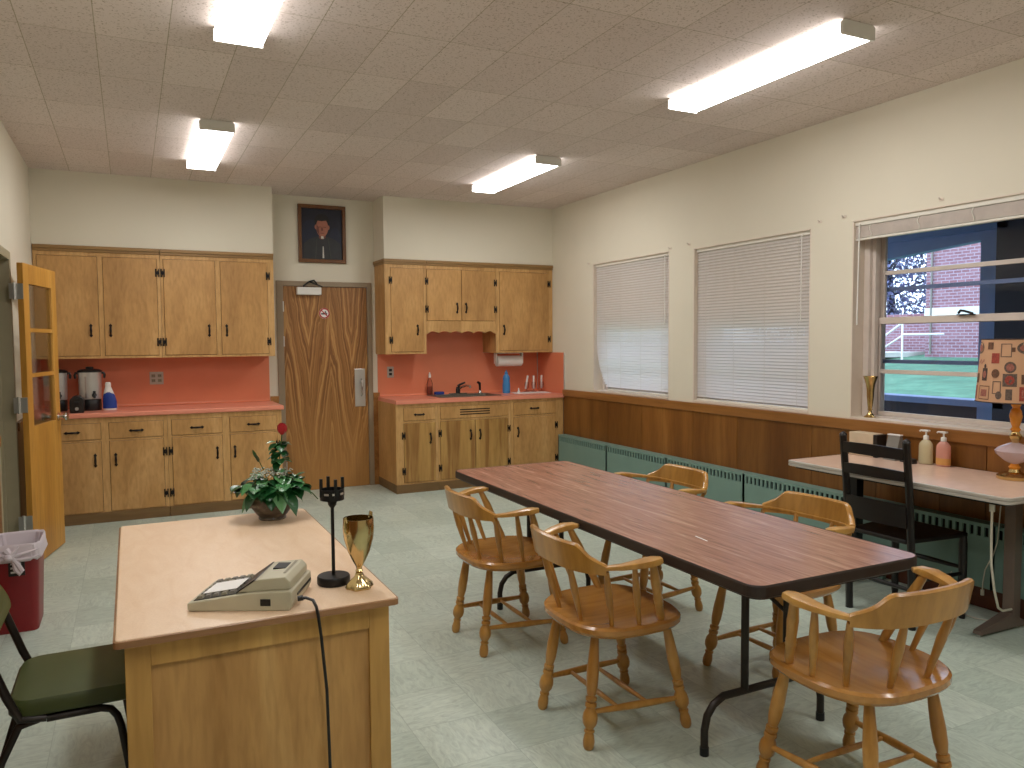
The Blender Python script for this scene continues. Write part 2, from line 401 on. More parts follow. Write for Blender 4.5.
# hallway beyond the open door
m = MB(); m.box(XL-1.6, XL-1.5, DO0-.8, DO1+.8, 0, 2.5); m.box(XL-1.5, XL-.16, DO1+.7, DO1+.8, 0, 2.5); m.box(XL-1.5, XL-.16, DO0-.8, DO0-.7, 0, 2.5); m.box(XL-1.6, XL-.16, DO0-.8, DO1+.8, 2.5, 2.6)
struct(m.build('wall_hallway', 'paint'), 'plain hallway walls beyond the open doorway', 'wall')
m = MB(); m.box(XL-1.6, XL-.3, DO0-.8, DO1+.8, -.1, 0); struct(m.build('floor_hallway', 'floor'), 'hallway floor beyond the open doorway', 'floor')

# wainscot and trims
m = MB(); ys = [7.19, 6.326, 5.768, 5.056, 4.538, 3.812, 3.3, 2.875, 2.61, 1.9, 1.2, .5, -.2, -.9, YF]
for a, b in zip(ys, ys[1:]): m.box(XR-.018, XR, b+.0025, a-.0025, 0, .90)
m.mi = 1; m.box(XR-.006, XR, YF, 7.19, 0, .9)
struct(m.build('trim_1', ['panel', 'gap_dark']), 'vertical wood panel wainscot under the windows', 'wainscot')
m = MB(); m.box(XR-.03, XR, YF, 7.19, .888, .958)
struct(m.build('trim_2', 'caprail', bevel=.004), 'wood cap rail along the top of the wainscot', 'rail')
m = MB(); m.box(XR-.034, XR-.018, YF, 7.15, 0, .115); struct(m.build('baseboard_right', 'base', bevel=.004), 'dark red-brown baseboard under the green radiator covers', 'baseboard')
m = MB(); m.box(2.236, 2.30, YB-.012, YB, 0, .90); m.box(2.236, 2.30, YB-.025, YB, .90, .957)
struct(m.build('trim_3', 'caprail'), 'narrow wood wainscot strip between wooden door and sink cabinets', 'wainscot')
m = MB(); m.box(1.212, 1.29, YB-.012, YB, 0, .90); m.box(1.212, 1.29, YB-.025, YB, .90, .957)
struct(m.build('trim_4', 'caprail'), 'narrow wood wainscot strip between urn counter and wooden door', 'wainscot')
m = MB()
for k in range(5): m.box(XL, XL+.012, DO1+.055+k*.226, DO1+.055+k*.226+.223, 0, .90)
for k in range(12): m.box(XL, XL+.012, DO0-.055-k*.56-.557, DO0-.055-k*.56, .10, .90)
m.box(XL, XL+.024, DO1+.055, 7.19, .90, .957); m.box(XL, XL+.024, YF, DO0-.055, .90, .957)
struct(m.build('trim_6', 'panel'), 'wood wainscot on the doorway wall', 'wainscot')
m = MB(); m.box(XL, XL+.015, YF, DO0-.055, 0, .10); struct(m.build('baseboard_left', 'base'), 'dark baseboard below the doorway wall', 'baseboard')

# ---------------------------------------------------------------- closed wooden door
d1 = thing('door_1', 'closed wooden door with flame grain veneer and metal pull plate', 'door', ((DX0+DX1)/2, YB, 0), 0, None, 'structure')
hw = (DX1-DX0)/2
m = MB(); m.box(-hw, hw, .005, .05, .0008, DZ); m.build('door_slab', 'veneer', d1, bevel=.002)
m = MB()
for a, b in ((-hw-.065, -hw-.002), (hw+.002, hw+.050)): m.box(a, b, -.014, .06, 0, DZ+.05)
m.box(-hw-.002, hw+.002, -.014, .06, DZ+.002, DZ+.05); m.build('door_frame', 'frame_brown', d1, bevel=.003)
m = MB(); m.box(.278, .386, -.001, .006, .82, 1.205); p = m.build('pull_plate', 'steel', d1, bevel=.003)
m = MB(); m.tube([(.345, .0, .93), (.345, -.028, .945), (.345, -.036, .97), (.345, -.036, 1.06), (.345, -.028, 1.085), (.345, .0, 1.10)], .009); m.build('pull_handle', 'chrome', p, True)
for z in (.25, 1.49, 1.83):
    m = MB(); m.cyl((-hw-.004, -.006, z-.05), (-hw-.004, -.006, z+.05), .009); m.build('hinge', 'steel', d1, True)
m = MB(); m.box(-.29, -.055, -.062, -.001, 1.945, 2.02); cl = m.build('door_closer', 'white', d1, bevel=.006)
m = MB(); m.tube([(-.22, -.03, 2.02), (-.22, -.03, 2.035), (-.17, -.04, 2.075), (-.12, -.03, 2.09), (-.09, -.016, 2.06)], .008); m.tube([(-.17, -.04, 2.075), (-.1, -.04, 2.05), (-.04, -.03, 2.03)], .006); m.build('closer_arm', 'blackmetal', cl, True)
Tx = Matrix.Translation((-.016, .005, 1.767)) @ Matrix.Rotation(R(90), 4, 'X')
m = MB(); m.prism(ell(0, 0, .053, .053, 28), .0015, Tx); m.mi = 1
outer = ell(0, 0, .052, .052, 28); inner = ell(0, 0, .040, .040, 28)
for k in range(28):
    j = (k+1) % 28; m.prism([outer[k], outer[j], inner[j], inner[k]], (.0016, .0026), Tx)
m.mi = 2; m.prism([(-.034, -.012), (.026, -.012), (.026, .002), (-.034, .002)], (.0016, .0022), Tx); m.prism([(.004, .004), (.02, .006), (.012, .024), (.002, .018)], (.0016, .0022), Tx)
m.mi = 1; m.prism([(-.031, .024), (-.024, .031), (.031, -.024), (.024, -.031)], (.0024, .0030), Tx)
M['sign_red'] = plain('sign_red', (178, 34, 40), .4)
m.build('no_smoking_sign', ['paper', 'sign_red', 'black'], d1, label='round red and white no smoking sign')

# ---------------------------------------------------------------- open glazed door
a0 = Vector((-.607, 5.925, 0)); a1 = Vector((-.473, 6.563, 0)); dv = a1-a0; DW = dv.length
d2 = thing('door_2', 'honey-coloured open door with glazed upper half and chrome knob', 'door', a0, math.atan2(dv.y, dv.x), None, 'structure')
# local: x along width from hinge, y = +thickness away from room side
ZT = 2.005; s = .10
m = MB(); m.box(0, s, 0, .036, .008, ZT); m.box(DW-s, DW, 0, .036, .008, ZT); m.box(s, DW-s, 0, .036, ZT-.13, ZT); m.box(s, DW-s, 0, .036, .008, .93)
m.build('door_panel', 'glassdoor', d2, bevel=.002)
for z in (1.27, 1.57):
    m = MB(); m.box(s, DW-s, .002, .034, z-.013, z+.013); m.build('glazing_bar', 'glassdoor', d2)
for z0, z1 in ((.93, 1.257), (1.283, 1.557), (1.583, ZT-.13)):
    m = MB(); m.box(s, DW-s, .015, .02, z0, z1); m.build('glass_pane', 'glass', d2)
for sy in (-1, 1):
    y0 = 0 if sy < 0 else .036
    m = MB(); m.turned((DW-.06, y0, .95), (DW-.06, y0+sy*.07, .95), [(0, .028), (.08, .03), (.1, .012), (.5, .012), (.55, .02), (.75, .03), (.92, .026), (1, .012)], 16); m.build('door_knob', 'chrome', d2, True)
for z in (.30, 1.08, 1.82):
    m = MB(); m.cyl((-.012, .05, z-.055), (-.012, .05, z+.055), .009); m.box(-.004, -.0005, .002, .05, z-.05, z+.05); m.box(-.020, -.016, .05, .078, z-.05, z+.05)
    for k in range(4): m.cyl((-.012, .05, z-.045+k*.03), (-.012, .05, z-.04+k*.03), .0105)
    m.build('hinge', 'steel', d2, True)
m = MB()
m.box(XL-.17, XL+.012, DO1-.006, DO1+.05, 0, DOZ+.05); m.box(XL-.17, XL+.012, DO0-.05, DO0+.006, 0, DOZ+.05); m.box(XL-.17, XL+.012, DO0+.006, DO1-.006, DOZ-.006, DOZ+.05)
m.box(XL-.1, XL-.06, DO1-.02, DO1-.006, 0, DOZ-.006); m.box(XL-.1, XL-.06, DO0+.006, DO0+.02, 0, DOZ-.006)
struct(m.build('trim_5', 'frame_olive', bevel=.002), 'olive painted frame of the doorway', 'door frame')

# ---------------------------------------------------------------- windows
def window(i, y0, y1, z0, z1, has_bar):
    w = thing('window_%d' % i, ['tan framed window behind the blind next to the sink corner', 'tan framed window behind the middle blind', 'tan framed window with raised blind and view of the lawn'][i-1], 'window', (XR, y0, z0), 0, None, 'structure')
    W, Hh = y1-y0, z1-z0
    m = MB()
    e = .008
    for a in ((.0, .235, 0, e, 0, Hh), (.0, .235, W-e, W, 0, Hh), (.0, .235, 0, W, Hh-e, Hh)): m.box(*a)
    m.build('window_reveal', 'jamb', w)
    m = MB(); m.box(-.006, .235, .0, W, -.014, .006); m.build('window_sill', 'jamb', w, bevel=.003)
    m = MB()                                    # outer frame
    for a in ((.10, .23, e, .05, .006, Hh-e), (.10, .23, W-.05, W-e, .006, Hh-e), (.10, .23, .05, W-.05, Hh-.06, Hh-e), (.10, .23, .05, W-.05, .006, .014)): m.box(*a)
    m.box(.125, .16, .05, .075, .014, Hh-.06); m.box(.125, .16, W-.075, W-.05, .014, Hh-.06)
    m.build('window_frame', 'winframe', w, bevel=.003)
    mid = 1.587-z0
    for lo, hi, x, bar in ((.014, mid+.022, .175, 1.262-z0), (mid-.022, Hh-.06, .205, 1.893-z0)):
        m = MB(); b = .028
        m.box(x, x+.025, .05, .05+b, lo, hi); m.box(x, x+.025, W-.05-b, W-.05, lo, hi)
        m.box(x-.01, x+.025, .05+b, W-.05-b, lo, lo+.026); m.box(x-.01, x+.025, .05+b, W-.05-b, hi-.042, hi)
        m.box(x+.002, x+.023, .05+b, W-.05-b, bar-.013, bar+.013)
        sh = m.build('sash', 'winframe', w, bevel=.002)
        m = MB(); m.box(x+.010, x+.014, .05+b, W-.05-b, lo+.026, hi-.042); m.build('window_pane', 'glass', sh)
    m = MB()                                    # dark storm bars outside
    for z in (1.792, 1.325): m.box(.262, .285, .0, W, z-z0-.012, z-z0+.012)
    m.build('storm_bars', 'porch', w)
    m = MB(); m.box(.262, .285, 0, .03, 0, Hh); m.box(.262, .285, W-.03, W, 0, Hh); m.build('storm_frame', 'jamb', w)
    if i < 3:
        m = MB(); m.box(.118, .121, .055, W-.055, mid+.02, Hh-.065); m.cyl((.12, .055, Hh-.07), (.12, W-.055, Hh-.07), .012, 10); m.build('added_light_block', 'blockcloth', w)  # unseen panel and roller added to darken the upper half of the blind
    if has_bar:
        m = MB(); m.box(.145, .166, W*.46-.05, W*.46+.05, mid+.018, mid+.024); m.tube([(.155, W*.46+.045, mid+.03), (.15, W*.46+.03, mid+.045), (.145, W*.46+.005, mid+.042), (.14, W*.46-.05, mid+.026)], .007); m.build('sash_lock', 'blackmetal', w, True)
    return w
for i, (y0, y1, z0, z1) in enumerate(WIN): window(i+1, y0, y1, z0, z1, True)

# ---------------------------------------------------------------- blinds
def blind(y0, y1, ztop, zbot, label, curl=0., wand_at=.12, gap=.0):
    b = thing('venetian_blind', label, 'window blind', (XR+.035, y0, ztop), 0, 'white venetian blinds on the window wall')
    W = y1-y0; L = ztop-zbot
    m = MB(); m.box(-.016, .016, .006, W-.006, -.030, -.002); m.build('head_rail', 'trim_white', b, bevel=.002)
    def yend(z):
        t = max(0, (-z-L*.62)/(L*.38)); return W-.008-curl*t*t
    m = MB(); z = -.042; n = 0
    while z > -L+.03:
        k = yend(z); a = R(58); hw_ = .0136; dx, dz = cos(a)*hw_, sin(a)*hw_
        w1 = [(-dx, .008, z-dz), (-.003, .008, z+.002), (dx, .008, z+dz)]; w2 = [(-dx, k, z-dz), (-.003, k, z+.002), (dx, k, z+dz)]
        for q in (0, 1): m.quad(w1[q], w1[q+1], w2[q+1], w2[q])
        z -= .0236; n += 1
    m.build('slats', 'slat', b)
    k = yend(-L); m = MB(); m.box(-.012, .012, .008, k, -L, -L+.016); m.build('bottom_rail', 'trim_white', b, bevel=.002)
    for f in (.1, .36, .63, .9):
        m = MB(); yy = min(W*f, k-.02)
        for sx in (-.0145, .0145): m.cyl((sx, W*f, -.03), (sx, yy, -L+.01), .0009, 6)
        m.build('ladder_cord', 'trim_white', b)
    m = MB(); m.cyl((-.022, W*wand_at, -.02), (-.024, W*wand_at, -.62), .0035, 8); m.build('tilt_wand', 'white', b, True)
    return b
blind(5.408, 6.612, 2.232, .985, 'closed white venetian blind with its lower corner pulled in, next to the sink cabinets', .21, .06)
blind(3.868, 5.072, 2.218, .978, 'closed white venetian blind hanging straight, between its two neighbouring windows', .0, .07)
b3 = thing('venetian_blind', 'raised white venetian blind stacked above the clear window', 'window blind', (XR+.03, 2.30, 2.222), 0, 'white venetian blinds on the window wall')
m = MB(); m.box(-.018, .018, .008, 1.212, -.032, -.002); m.build('head_rail', 'trim_white', b3, bevel=.002)
m = MB()
for k in range(30): m.box(-.0125, .0125, .012, 1.208, -.036-k*.0024-.0014, -.036-k*.0024)
m.build('slats', 'slat_stack', b3)
m = MB(); m.box(-.013, .013, .01, 1.21, -.124, -.110); m.build('bottom_rail', 'trim_white', b3, bevel=.002)
for f in (.1, .36, .63, .9):
    m = MB(); m.tube([(-.014, 1.22*f, -.03), (-.022, 1.22*f+.006, -.06), (-.018, 1.22*f-.008, -.09), (-.014, 1.22*f, -.115)], .003, 6); m.build('ladder_cord', 'trim_white', b3, True)
m = MB(); m.cyl((-.024, 1.175, -.02), (-.028, 1.18, -.66), .0045, 8); m.build('tilt_wand', 'white', b3, True)

for y, z, lb in ((6.690, 2.247, 'tiny painted curtain bracket on the wall between sink cabinets and first blind'), (5.385, 2.255, 'tiny painted curtain bracket at the upper corner of the first blind, facing the second'), (5.139, 2.262, 'tiny painted curtain bracket at the upper corner of the second blind, facing the first'), (3.782, 2.256, 'tiny painted curtain bracket at the upper corner of the second blind, facing the open window'), (3.587, 2.261, 'tiny painted curtain bracket at the upper corner of the raised blind'), (2.918, 2.260, 'tiny painted curtain bracket above the middle of the raised blind')):
    t = thing('curtain_bracket', lb, 'bracket', (XR, y, z), 0, 'curtain brackets over the windows')
    m = MB(); m.box(-.003, 0, -.014, .014, -.009, .009); m.build('plate', 'jamb', t)
    m = MB(); m.tube([(-.002, 0, 0), (-.018, 0, .002), (-.024, 0, .010)], .003, 6); m.build('hook', 'winframe', t, True)
# ---------------------------------------------------------------- cabinets
def pull(parent, x, y, z, vert=True, L=.105):
    m = MB(); a = L/2
    T = Matrix.Translation((x, y, z)) @ (Matrix() if vert else Matrix.Rotation(R(90), 4, 'Y'))
    for sg in (-1, 1):
        m.prism([(-.005, sg*a*.55), (.005, sg*a*.55), (.013, sg*a*.8), (.0, sg*a*1.12), (-.013, sg*a*.8)], .004, T @ Matrix.Rotation(R(90), 4, 'X'))
    m.tube([T @ Vector(p) for p in ((0, -.003, -a*.75), (0, -.016, -a*.5), (0, -.022, 0), (0, -.016, a*.5), (0, -.003, a*.75))], [.005, .007, .009, .007, .005], 8)
    return m.build('handle', 'iron', parent, True)
def hhinge(parent, x, y, z):
    m = MB(); m.box(x-.017, x-.008, y-.004, y, z-.035, z+.035); m.box(x+.008, x+.017, y-.004, y, z-.035, z+.035); m.box(x-.008, x+.008, y-.006, y, z-.014, z+.014); m.cyl((x, y-.005, z-.02), (x, y-.005, z+.02), .004, 8)
    for q in (-1, 1): m.box(x-.017, x-.006, y-.004, y, z+q*.028-.006, z+q*.028+.006)
    return m.build('hinge', 'iron', parent)

def cabinet(name, label, x0, x1, yf, yb, z0, z1, cells, frame_holes=None, crown=None, plinth=None, group=None, doormat='cab', carcass_z=None, open_top=False):
    """cells: (kind, xa, xb, za, zb, handle(x,z) or None, vertical, hinges[(x,z)...], material)"""
    c = thing(name, label, 'cabinet', (x0, yf, 0), 0, group)
    holes = [(q[1]-x0, q[2]-x0, q[3], q[4]) for q in cells]
    zz0 = carcass_z if carcass_z else z0
    m = MB(); m.grid_holes(0, x1-x0, z0, z1, holes, 0, .02)
    m.build('face_frame', 'cabframe', c, merge=True)
    W, D = x1-x0, yb-yf
    m = MB(); m.box(0, .012, .02, D, zz0, z1); m.box(W-.012, W, .02, D, zz0, z1); m.box(.012, W-.012, .02, D, zz0, zz0+.015); open_top or m.box(.012, W-.012, .02, D, z1-.015, z1); m.box(.012, W-.012, D-.012, D, zz0+.015, z1-.015)
    m.mi = 1; m.box(.013, W-.013, .045, .05, zz0+.016, z1-.016)  # dark sheet paints the shadow seen in the gaps around doors and drawers
    m.build('carcass', ['cab', 'gap_dark'], c)
    for kind, xa, xb, za, zb, hd, vert, hg, mt in cells:
        g = .003
        m = MB(); m.box(xa+g-x0, xb-g-x0, -.006, .018, za+g, zb-g)
        if kind == 'vent':
            o = m.build('vent_panel', mt or doormat, c, bevel=.003)
            for k in range(3):
                mm = MB(); zc = (za+zb)/2+.024-k*.024; mm.box((xa+xb)/2-x0-.165, (xa+xb)/2-x0+.165, -.0075, -.005, zc-.006, zc+.005); mm.build('vent_slot', 'gap_dark', o)
            continue
        o = m.build(kind, mt or doormat, c, bevel=.003)
        if hd: pull(o, hd[0]-x0, -.006, hd[1], vert)
        for hx, hz in hg: hhinge(o, hx-x0, -.006, hz)
    if crown:
        m = MB(); m.box(-crown[0], W+crown[1], -.022, D, z1-.028, z1); m.box(-crown[0]*.5, W+crown[1]*.5, -.012, D, z1-.05, z1-.028); m.build('crown_trim', 'crown', c, bevel=.003)
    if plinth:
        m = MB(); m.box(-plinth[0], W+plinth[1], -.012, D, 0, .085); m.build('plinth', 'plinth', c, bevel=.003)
    return c
UZ0, UZ1 = 1.374, 2.212
GU = 'wall cabinets'
cabinet('wall_cabinet', 'birch wall cabinet with two doors above the coffee urns, in the corner', XL+.005, .254, YS, YB, ZU, ZS-.002,
  [('door', -.668, -.226, UZ0, UZ1, (-.289, 1.59), True, [], None), ('door', -.190, .230, UZ0, UZ1, (-.142, 1.59), True, [(.232, 2.09), (.232, 1.49)], None)], crown=(0, 0), group=GU)
cabinet('wall_cabinet', 'birch wall cabinet with two doors above the wall outlet, beside the wooden door', .256, 1.212, YS, YB, ZU, ZS-.002,
  [('door', .278, .706, UZ0, UZ1, (.643, 1.59), True, [(.276, 2.09), (.276, 1.49)], None), ('door', .746, 1.158, UZ0, UZ1, (.791, 1.59), True, [(1.16, 2.09), (1.16, 1.49)], None)], crown=(0, 0), group=GU)
cabinet('wall_cabinet', 'narrow one-door birch wall cabinet with visible side, beside the door frame', 2.272, 2.700, YS, YB, ZU, ZS-.002,
  [('door', 2.330, 2.676, UZ0, UZ1, (2.606, 1.595), True, [(2.330, 2.087), (2.330, 1.495)], None)], crown=(.015, 0), group=GU)
vx0, vx1 = 2.702, 3.478
c = cabinet('wall_cabinet', 'short two-door birch wall cabinet with scalloped valance above the sink', vx0, vx1, YS, YB, 1.655, ZS-.002,
  [('door', 2.708, 3.088, 1.688, UZ1, (3.037, 1.82), True, [(2.708, 2.087), (2.708, 1.806)], None), ('door', 3.090, 3.474, 1.688, UZ1, (3.137, 1.822), True, [(3.474, 2.088), (3.474, 1.81)], None)], crown=(0, 0), group=GU)
W = vx1-vx0; pts = [(0, 1.655), (0, 1.553)]
N = 48
for k in range(1, N):
    u = k/N; e = min(u, 1-u)
    zz = 1.553+.010+.020*abs(sin(u*pi*6)) if e > .06 else 1.553+.022*(e/.06)
    pts.append((u*W, zz))
pts += [(W, 1.553), (W, 1.655)]
m = MB(); m.prism([(x, z) for x, z in pts], (-.018, 0), Matrix.Rotation(R(90), 4, 'X')); m.build('valance', 'cabframe', c)
cabinet('wall_cabinet', 'birch wall cabinet with one wide door above the paper towel, against the window wall', 3.480, XR-.004, YS, YB, ZU, ZS-.002,
  [('door', 3.520, 4.118, UZ0, UZ1, (3.571, 1.595), True, [(4.118, 2.094), (4.118, 1.496)], None)], crown=(0, 0), group=GU)
YC = 7.195; ZC = .872
GB = 'base cabinets'
d0, d1_, r0, r1 = .088, .674, .690, .828
cabinet('base_cabinet', 'birch base cabinet with two doors and two drawers under the coffee urns', XL+.005, .265, YC, YB, 0, ZC,
  [('drawer', -.67, -.233, r0, r1, (-.443, .757), False, [], None), ('drawer', -.178, .236, r0, r1, (.028, .753), False, [], None),
   ('door', -.67, -.233, d0, d1_, (-.282, .52), True, [], None), ('door', -.178, .236, d0, d1_, (-.132, .517), True, [(.242, .561), (.242, .204)], None)], plinth=(0, 0), group=GB)
cabinet('base_cabinet', 'birch base cabinet with two doors and two drawers beside the wooden door', .267, 1.212, YC, YB, 0, ZC,
  [('drawer', .297, .706, r0, r1, (.499, .752), False, [], None), ('drawer', .766, 1.172, r0, r1, (.967, .755), False, [], None),
   ('door', .297, .706, d0, d1_, (.659, .52), True, [(.288, .561), (.288, .204)], None), ('door', .766, 1.172, d0, d1_, (.805, .52), True, [(1.174, .561), (1.174, .204)], None)], plinth=(0, 0), group=GB)
cabinet('base_cabinet', 'narrow birch base cabinet with one drawer over one stained door, beside the door frame', 2.285, 2.716, YC, YB, 0, ZC,
  [('drawer', 2.362, 2.696, .704, .834, (2.523, .765), False, [], None), ('door', 2.362, 2.696, .098, .686, (2.636, .526), True, [(2.360, .563), (2.360, .215)], 'cabstain')], plinth=(.006, 0), group=GB)
cabinet('base_cabinet', 'birch sink base cabinet with two stained doors and a slotted vent panel', 2.718, 3.518, YC, YB, 0, ZC,
  [('vent', 2.740, 3.496, .704, .834, None, True, [], None), ('door', 2.740, 3.116, .098, .686, (3.067, .535), True, [(2.738, .566), (2.738, .22)], 'cabstain'), ('door', 3.119, 3.496, .098, .686, (3.170, .534), True, [(3.498, .577), (3.498, .233)], 'cabstain')], plinth=(0, 0), open_top=True, group=GB)
cabinet('base_cabinet', 'birch base cabinet with one drawer over one door, ending at the window wall', 3.520, XR-.02, YC, YB, 0, ZC,
  [('drawer', 3.553, 4.058, .704, .840, (3.799, .772), False, [], None), ('door', 3.553, 4.058, .098, .686, (3.602, .53), True, [(4.06, .584), (4.06, .234)], None)], plinth=(0, 0), group=GB)

# worktops and splashbacks
m = MB(); m.box(XL+.004, 1.232, 7.172, YB-.002, ZC+.001, .912); tag(m.build('worktop', 'counter', bevel=.008), 'coral laminate worktop under the coffee urns', 'worktop')
SX0, SX1, SY0, SY1 = 2.80, 3.46, 7.30, 7.70
m = MB()
for a in ((2.282, SX0, 7.172, YB-.002), (SX1, XR-.004, 7.172, YB-.002), (SX0, SX1, 7.172, SY0), (SX0, SX1, SY1, YB-.002)): m.box(*a, ZC+.001, .912)
tag(m.build('worktop', 'counter', merge=True), 'coral laminate worktop holding the sink', 'worktop')
def cove(m, x0, x1, y, z, r=.022):
    rr = [(0, 0)]+[(r-r*sin(R(a)), r-r*cos(R(a))) for a in range(0, 91, 15)]
    m.rings([[(x, y-p, z+q) for p, q in rr] for x in (x0, x1)])
m = MB(); m.box(XL+.004, 1.206, YB-.012, YB-.001, .913, ZU-.002); cove(m, XL+.004, 1.206, YB-.012, .913); tag(m.build('splashback', 'coral', smooth=True), 'coral laminate splashback behind the coffee urns', 'splashback')
m = MB(); m.box(2.288, XR-.001, YB-.012, YB-.001, .913, ZU-.004); m.box(2.705, 3.475, YB-.012, YB-.001, ZU-.004, 1.650); cove(m, 2.288, XR-.012, YB-.012, .913)
m.box(XR-.012, XR-.001, 7.185, YB-.012, .913, ZU-.004)
sb = m.build('splashback', 'coral', smooth=True); tag(sb, 'coral laminate splashback behind the sink, returning along the window wall', 'splashback')
m = MB(); m.box(XR-.02, XR-.012, YB-.02, YB-.012, .936, ZU-.004); m.box(XR-.016, XR-.0, 7.179, 7.187, .913, ZU-.004); m.build('corner_strip', 'steel', sb)

# sink, tap and counter things
sk = thing('sink', 'steel double-rim kitchen sink set into the coral worktop', 'sink', ((SX0+SX1)/2, (SY0+SY1)/2, .912))
a, b_ = (SX1-SX0)/2, (SY1-SY0)/2
o1, i1, i2 = rrect(-a-.015, a+.015, -b_-.015, b_+.015, .03), rrect(-a+.02, a-.02, -b_+.02, b_-.07, .05), rrect(-a+.04, a-.04, -b_+.04, b_-.09, .05)
m = MB(); m.rings([[(x, y, z) for x, y in P] for P, z in ((o1, .0005), (o1, .006), (i1, .004), (i2, -.16))], True, False); m._f([m.bm.verts.new((x, y, -.16)) for x, y in i2]); m.build('basin', 'sinksteel', sk, True)
m = MB(); m.lathe([(.04, -.159), (.04, -.156), (.02, -.155), (.0, -.158)], (0, 0, 0), 16); m.build('drain', 'chrome', sk, True)
tp = thing('tap', 'chrome and black single-lever tap on the sink rim', 'tap', (3.13, 7.668, .918))
m = MB(); m.box(-.10, .10, -.022, .022, 0, .012); m.build('base_plate', 'chrome', tp, bevel=.004)
m = MB(); m.lathe([(.024, .012), (.024, .05), (.02, .06), (.018, .075), (.0, .08)], (0, 0, 0), 16); m.build('body', 'blackmetal', tp, True)
m = MB(); m.tube([(0, 0, .045), (.03, -.03, .075), (.055, -.10, .095), (.07, -.16, .09), (.072, -.165, .07)], .011); m.build('spout', 'chrome', tp, True)
m = MB(); m.tube([(0, 0, .08), (.02, -.01, .1), (.07, -.03, .122)], [.018, .012, .009]); m.build('lever', 'black', tp, True)
sp = thing('sink_sprayer', 'black upright sink sprayer beside the tap', 'sprayer', (3.385, 7.668, .918))
m = MB(); m.lathe([(.022, 0), (.022, .008), (.014, .02), (.012, .03)], (0, 0, 0), 14); m.build('holder', 'chrome', sp, True)
m = MB(); m.tube([(0, 0, .03), (0, 0, .08), (-.005, -.003, .105), (-.03, -.012, .12)], [.012, .013, .016, .013]); m.build('spray_head', 'black', sp, True)
sb_ = thing('soap_bottle', 'tall clear soap bottle with white cap at the near end of the sink', 'bottle', (2.835, 7.735, .9125))
m = MB(); m.lathe([(.028, 0), (.031, .006), (.031, .12), (.024, .15), (.012, .17), (.011, .185)], (0, 0, 0), 18); m.build('body', 'glass_clear', sb_, True)
m = MB(); m.lathe([(.025, .004), (.027, .01), (.027, .09)], (0, 0, 0), 16); m.build('liquid', 'soapamber', sb_, True)
m = MB(); m.lathe([(.014, .185), (.014, .215), (.009, .222), (.006, .24), (0, .242)], (0, 0, 0), 14); m.build('cap', 'white', sb_, True)
m = MB(); m.prism(rrect(-.05, .05, -.03, .03, .01, 3), .032, Matrix.Translation((2.94, 7.735, .9125))); tag(m.build('sponge', 'sponge', bevel=.004), 'blue sponge lying behind the sink rim', 'sponge')
bb = thing('squeeze_bottle', 'blue squeeze bottle standing under the paper towel', 'bottle', (3.67, 7.6, .9125))
m = MB(); m.lathe([(.038, 0), (.042, .01), (.042, .09), (.036, .13), (.04, .16), (.03, .19), (.016, .205)], (0, 0, 0), 20); m.build('body', 'blue', bb, True)
m = MB(); m.lathe([(.018, .205), (.018, .225), (.008, .232), (.007, .25), (0, .252)], (0, 0, 0), 14); m.build('cap', 'blue', bb, True)
wc = thing('dispenser_cap', 'tiny white nozzle cap beside the blue bottle', 'cap', (3.80, 7.56, .9125))
m = MB(); m.lathe([(.016, 0), (.016, .018), (.008, .024), (.006, .05), (0, .055)], (0, 0, 0), 14); m.build('cone', 'white', wc, True)
m = MB(); m.prism([(-.22, -.11), (.2, -.13), (.24, .1), (-.17, .11)], .003, Matrix.Translation((3.90, 7.5, .9125))); tag(m.build('paper_mat', 'paper'), 'white paper sheet under the glass candle holders', 'paper')
for k, (x, y, tl, lb) in enumerate(((3.915, 7.59, .014, 'slim glass holder with leaning white taper, closest to the blue bottle'), (3.985, 7.56, 0, 'slim glass holder with upright white taper, in the middle of three'), (4.105, 7.60, 0, 'slim glass holder with white taper, closest to the window wall'))):
    g = thing('taper_holder', lb, 'candle holder', (x, y, .916), 0, 'glass taper holders on the paper')
    m = MB(); m.lathe([(.034, 0), (.034, .004), (.008, .012), (.006, .03), (.02, .045), (.024, .08), (.02, .11)], (0, 0, 0), 16, cap=False); m.build('glass_base', 'glass_clear', g, True)
    m = MB(); m.cyl((-tl, 0, .035), (tl, 0, .18), .011, 10); m.build('taper', 'white', g, True)
pt = thing('paper_towel_holder', 'paper towel roll on white holder under the wall cabinet', 'paper towel', (3.70, 7.60, 1.262))
m = MB(); m.cyl((-.145, 0, 0), (.145, 0, 0), .058, 24); m.build('paper_roll', 'paper', pt, True)
m = MB(); m.box(-.165, -.150, -.03, .03, -.03, .0885); m.box(.150, .165, -.03, .03, -.03, .0885); m.box(-.165, .165, -.03, .03, .0805, .0885); m.cyl((-.15, 0, 0), (.15, 0, 0), .012); m.build('bracket', 'white', pt, bevel=.003)
def outlet(x, z, w, h, label, sockets):
    o = thing('wall_outlet', label, 'outlet', (x, YB-.012, z))
    m = MB(); m.box(-w/2, w/2, -.007, 0, -h/2, h/2); m.build('cover_plate', 'plate', o, bevel=.002)
    for sx in sockets[0]:
        for sz in sockets[1]:
            m = MB(); m.box(sx-.016, sx+.016, -.009, -.006, sz-.014, sz+.014); s_ = m.build('socket', 'beige_dk' if len(sockets[0]) > 1 else 'black', o, bevel=.002)
            m = MB()
            for q in (-.006, .006): m.box(sx+q-.0015, sx+q+.0015, -.0095, -.0088, sz-.006, sz+.006)
            m.build('slot', 'black', s_)
outlet(.21, 1.162, .115, .115, 'square metal double outlet plate on the coral splashback above the urn counter', ((-.026, .026), (-.022, .022)))
outlet(2.421, 1.164, .07, .115, 'single metal outlet plate on the coral splashback near the sink', ((0,), (-.02, .02)))

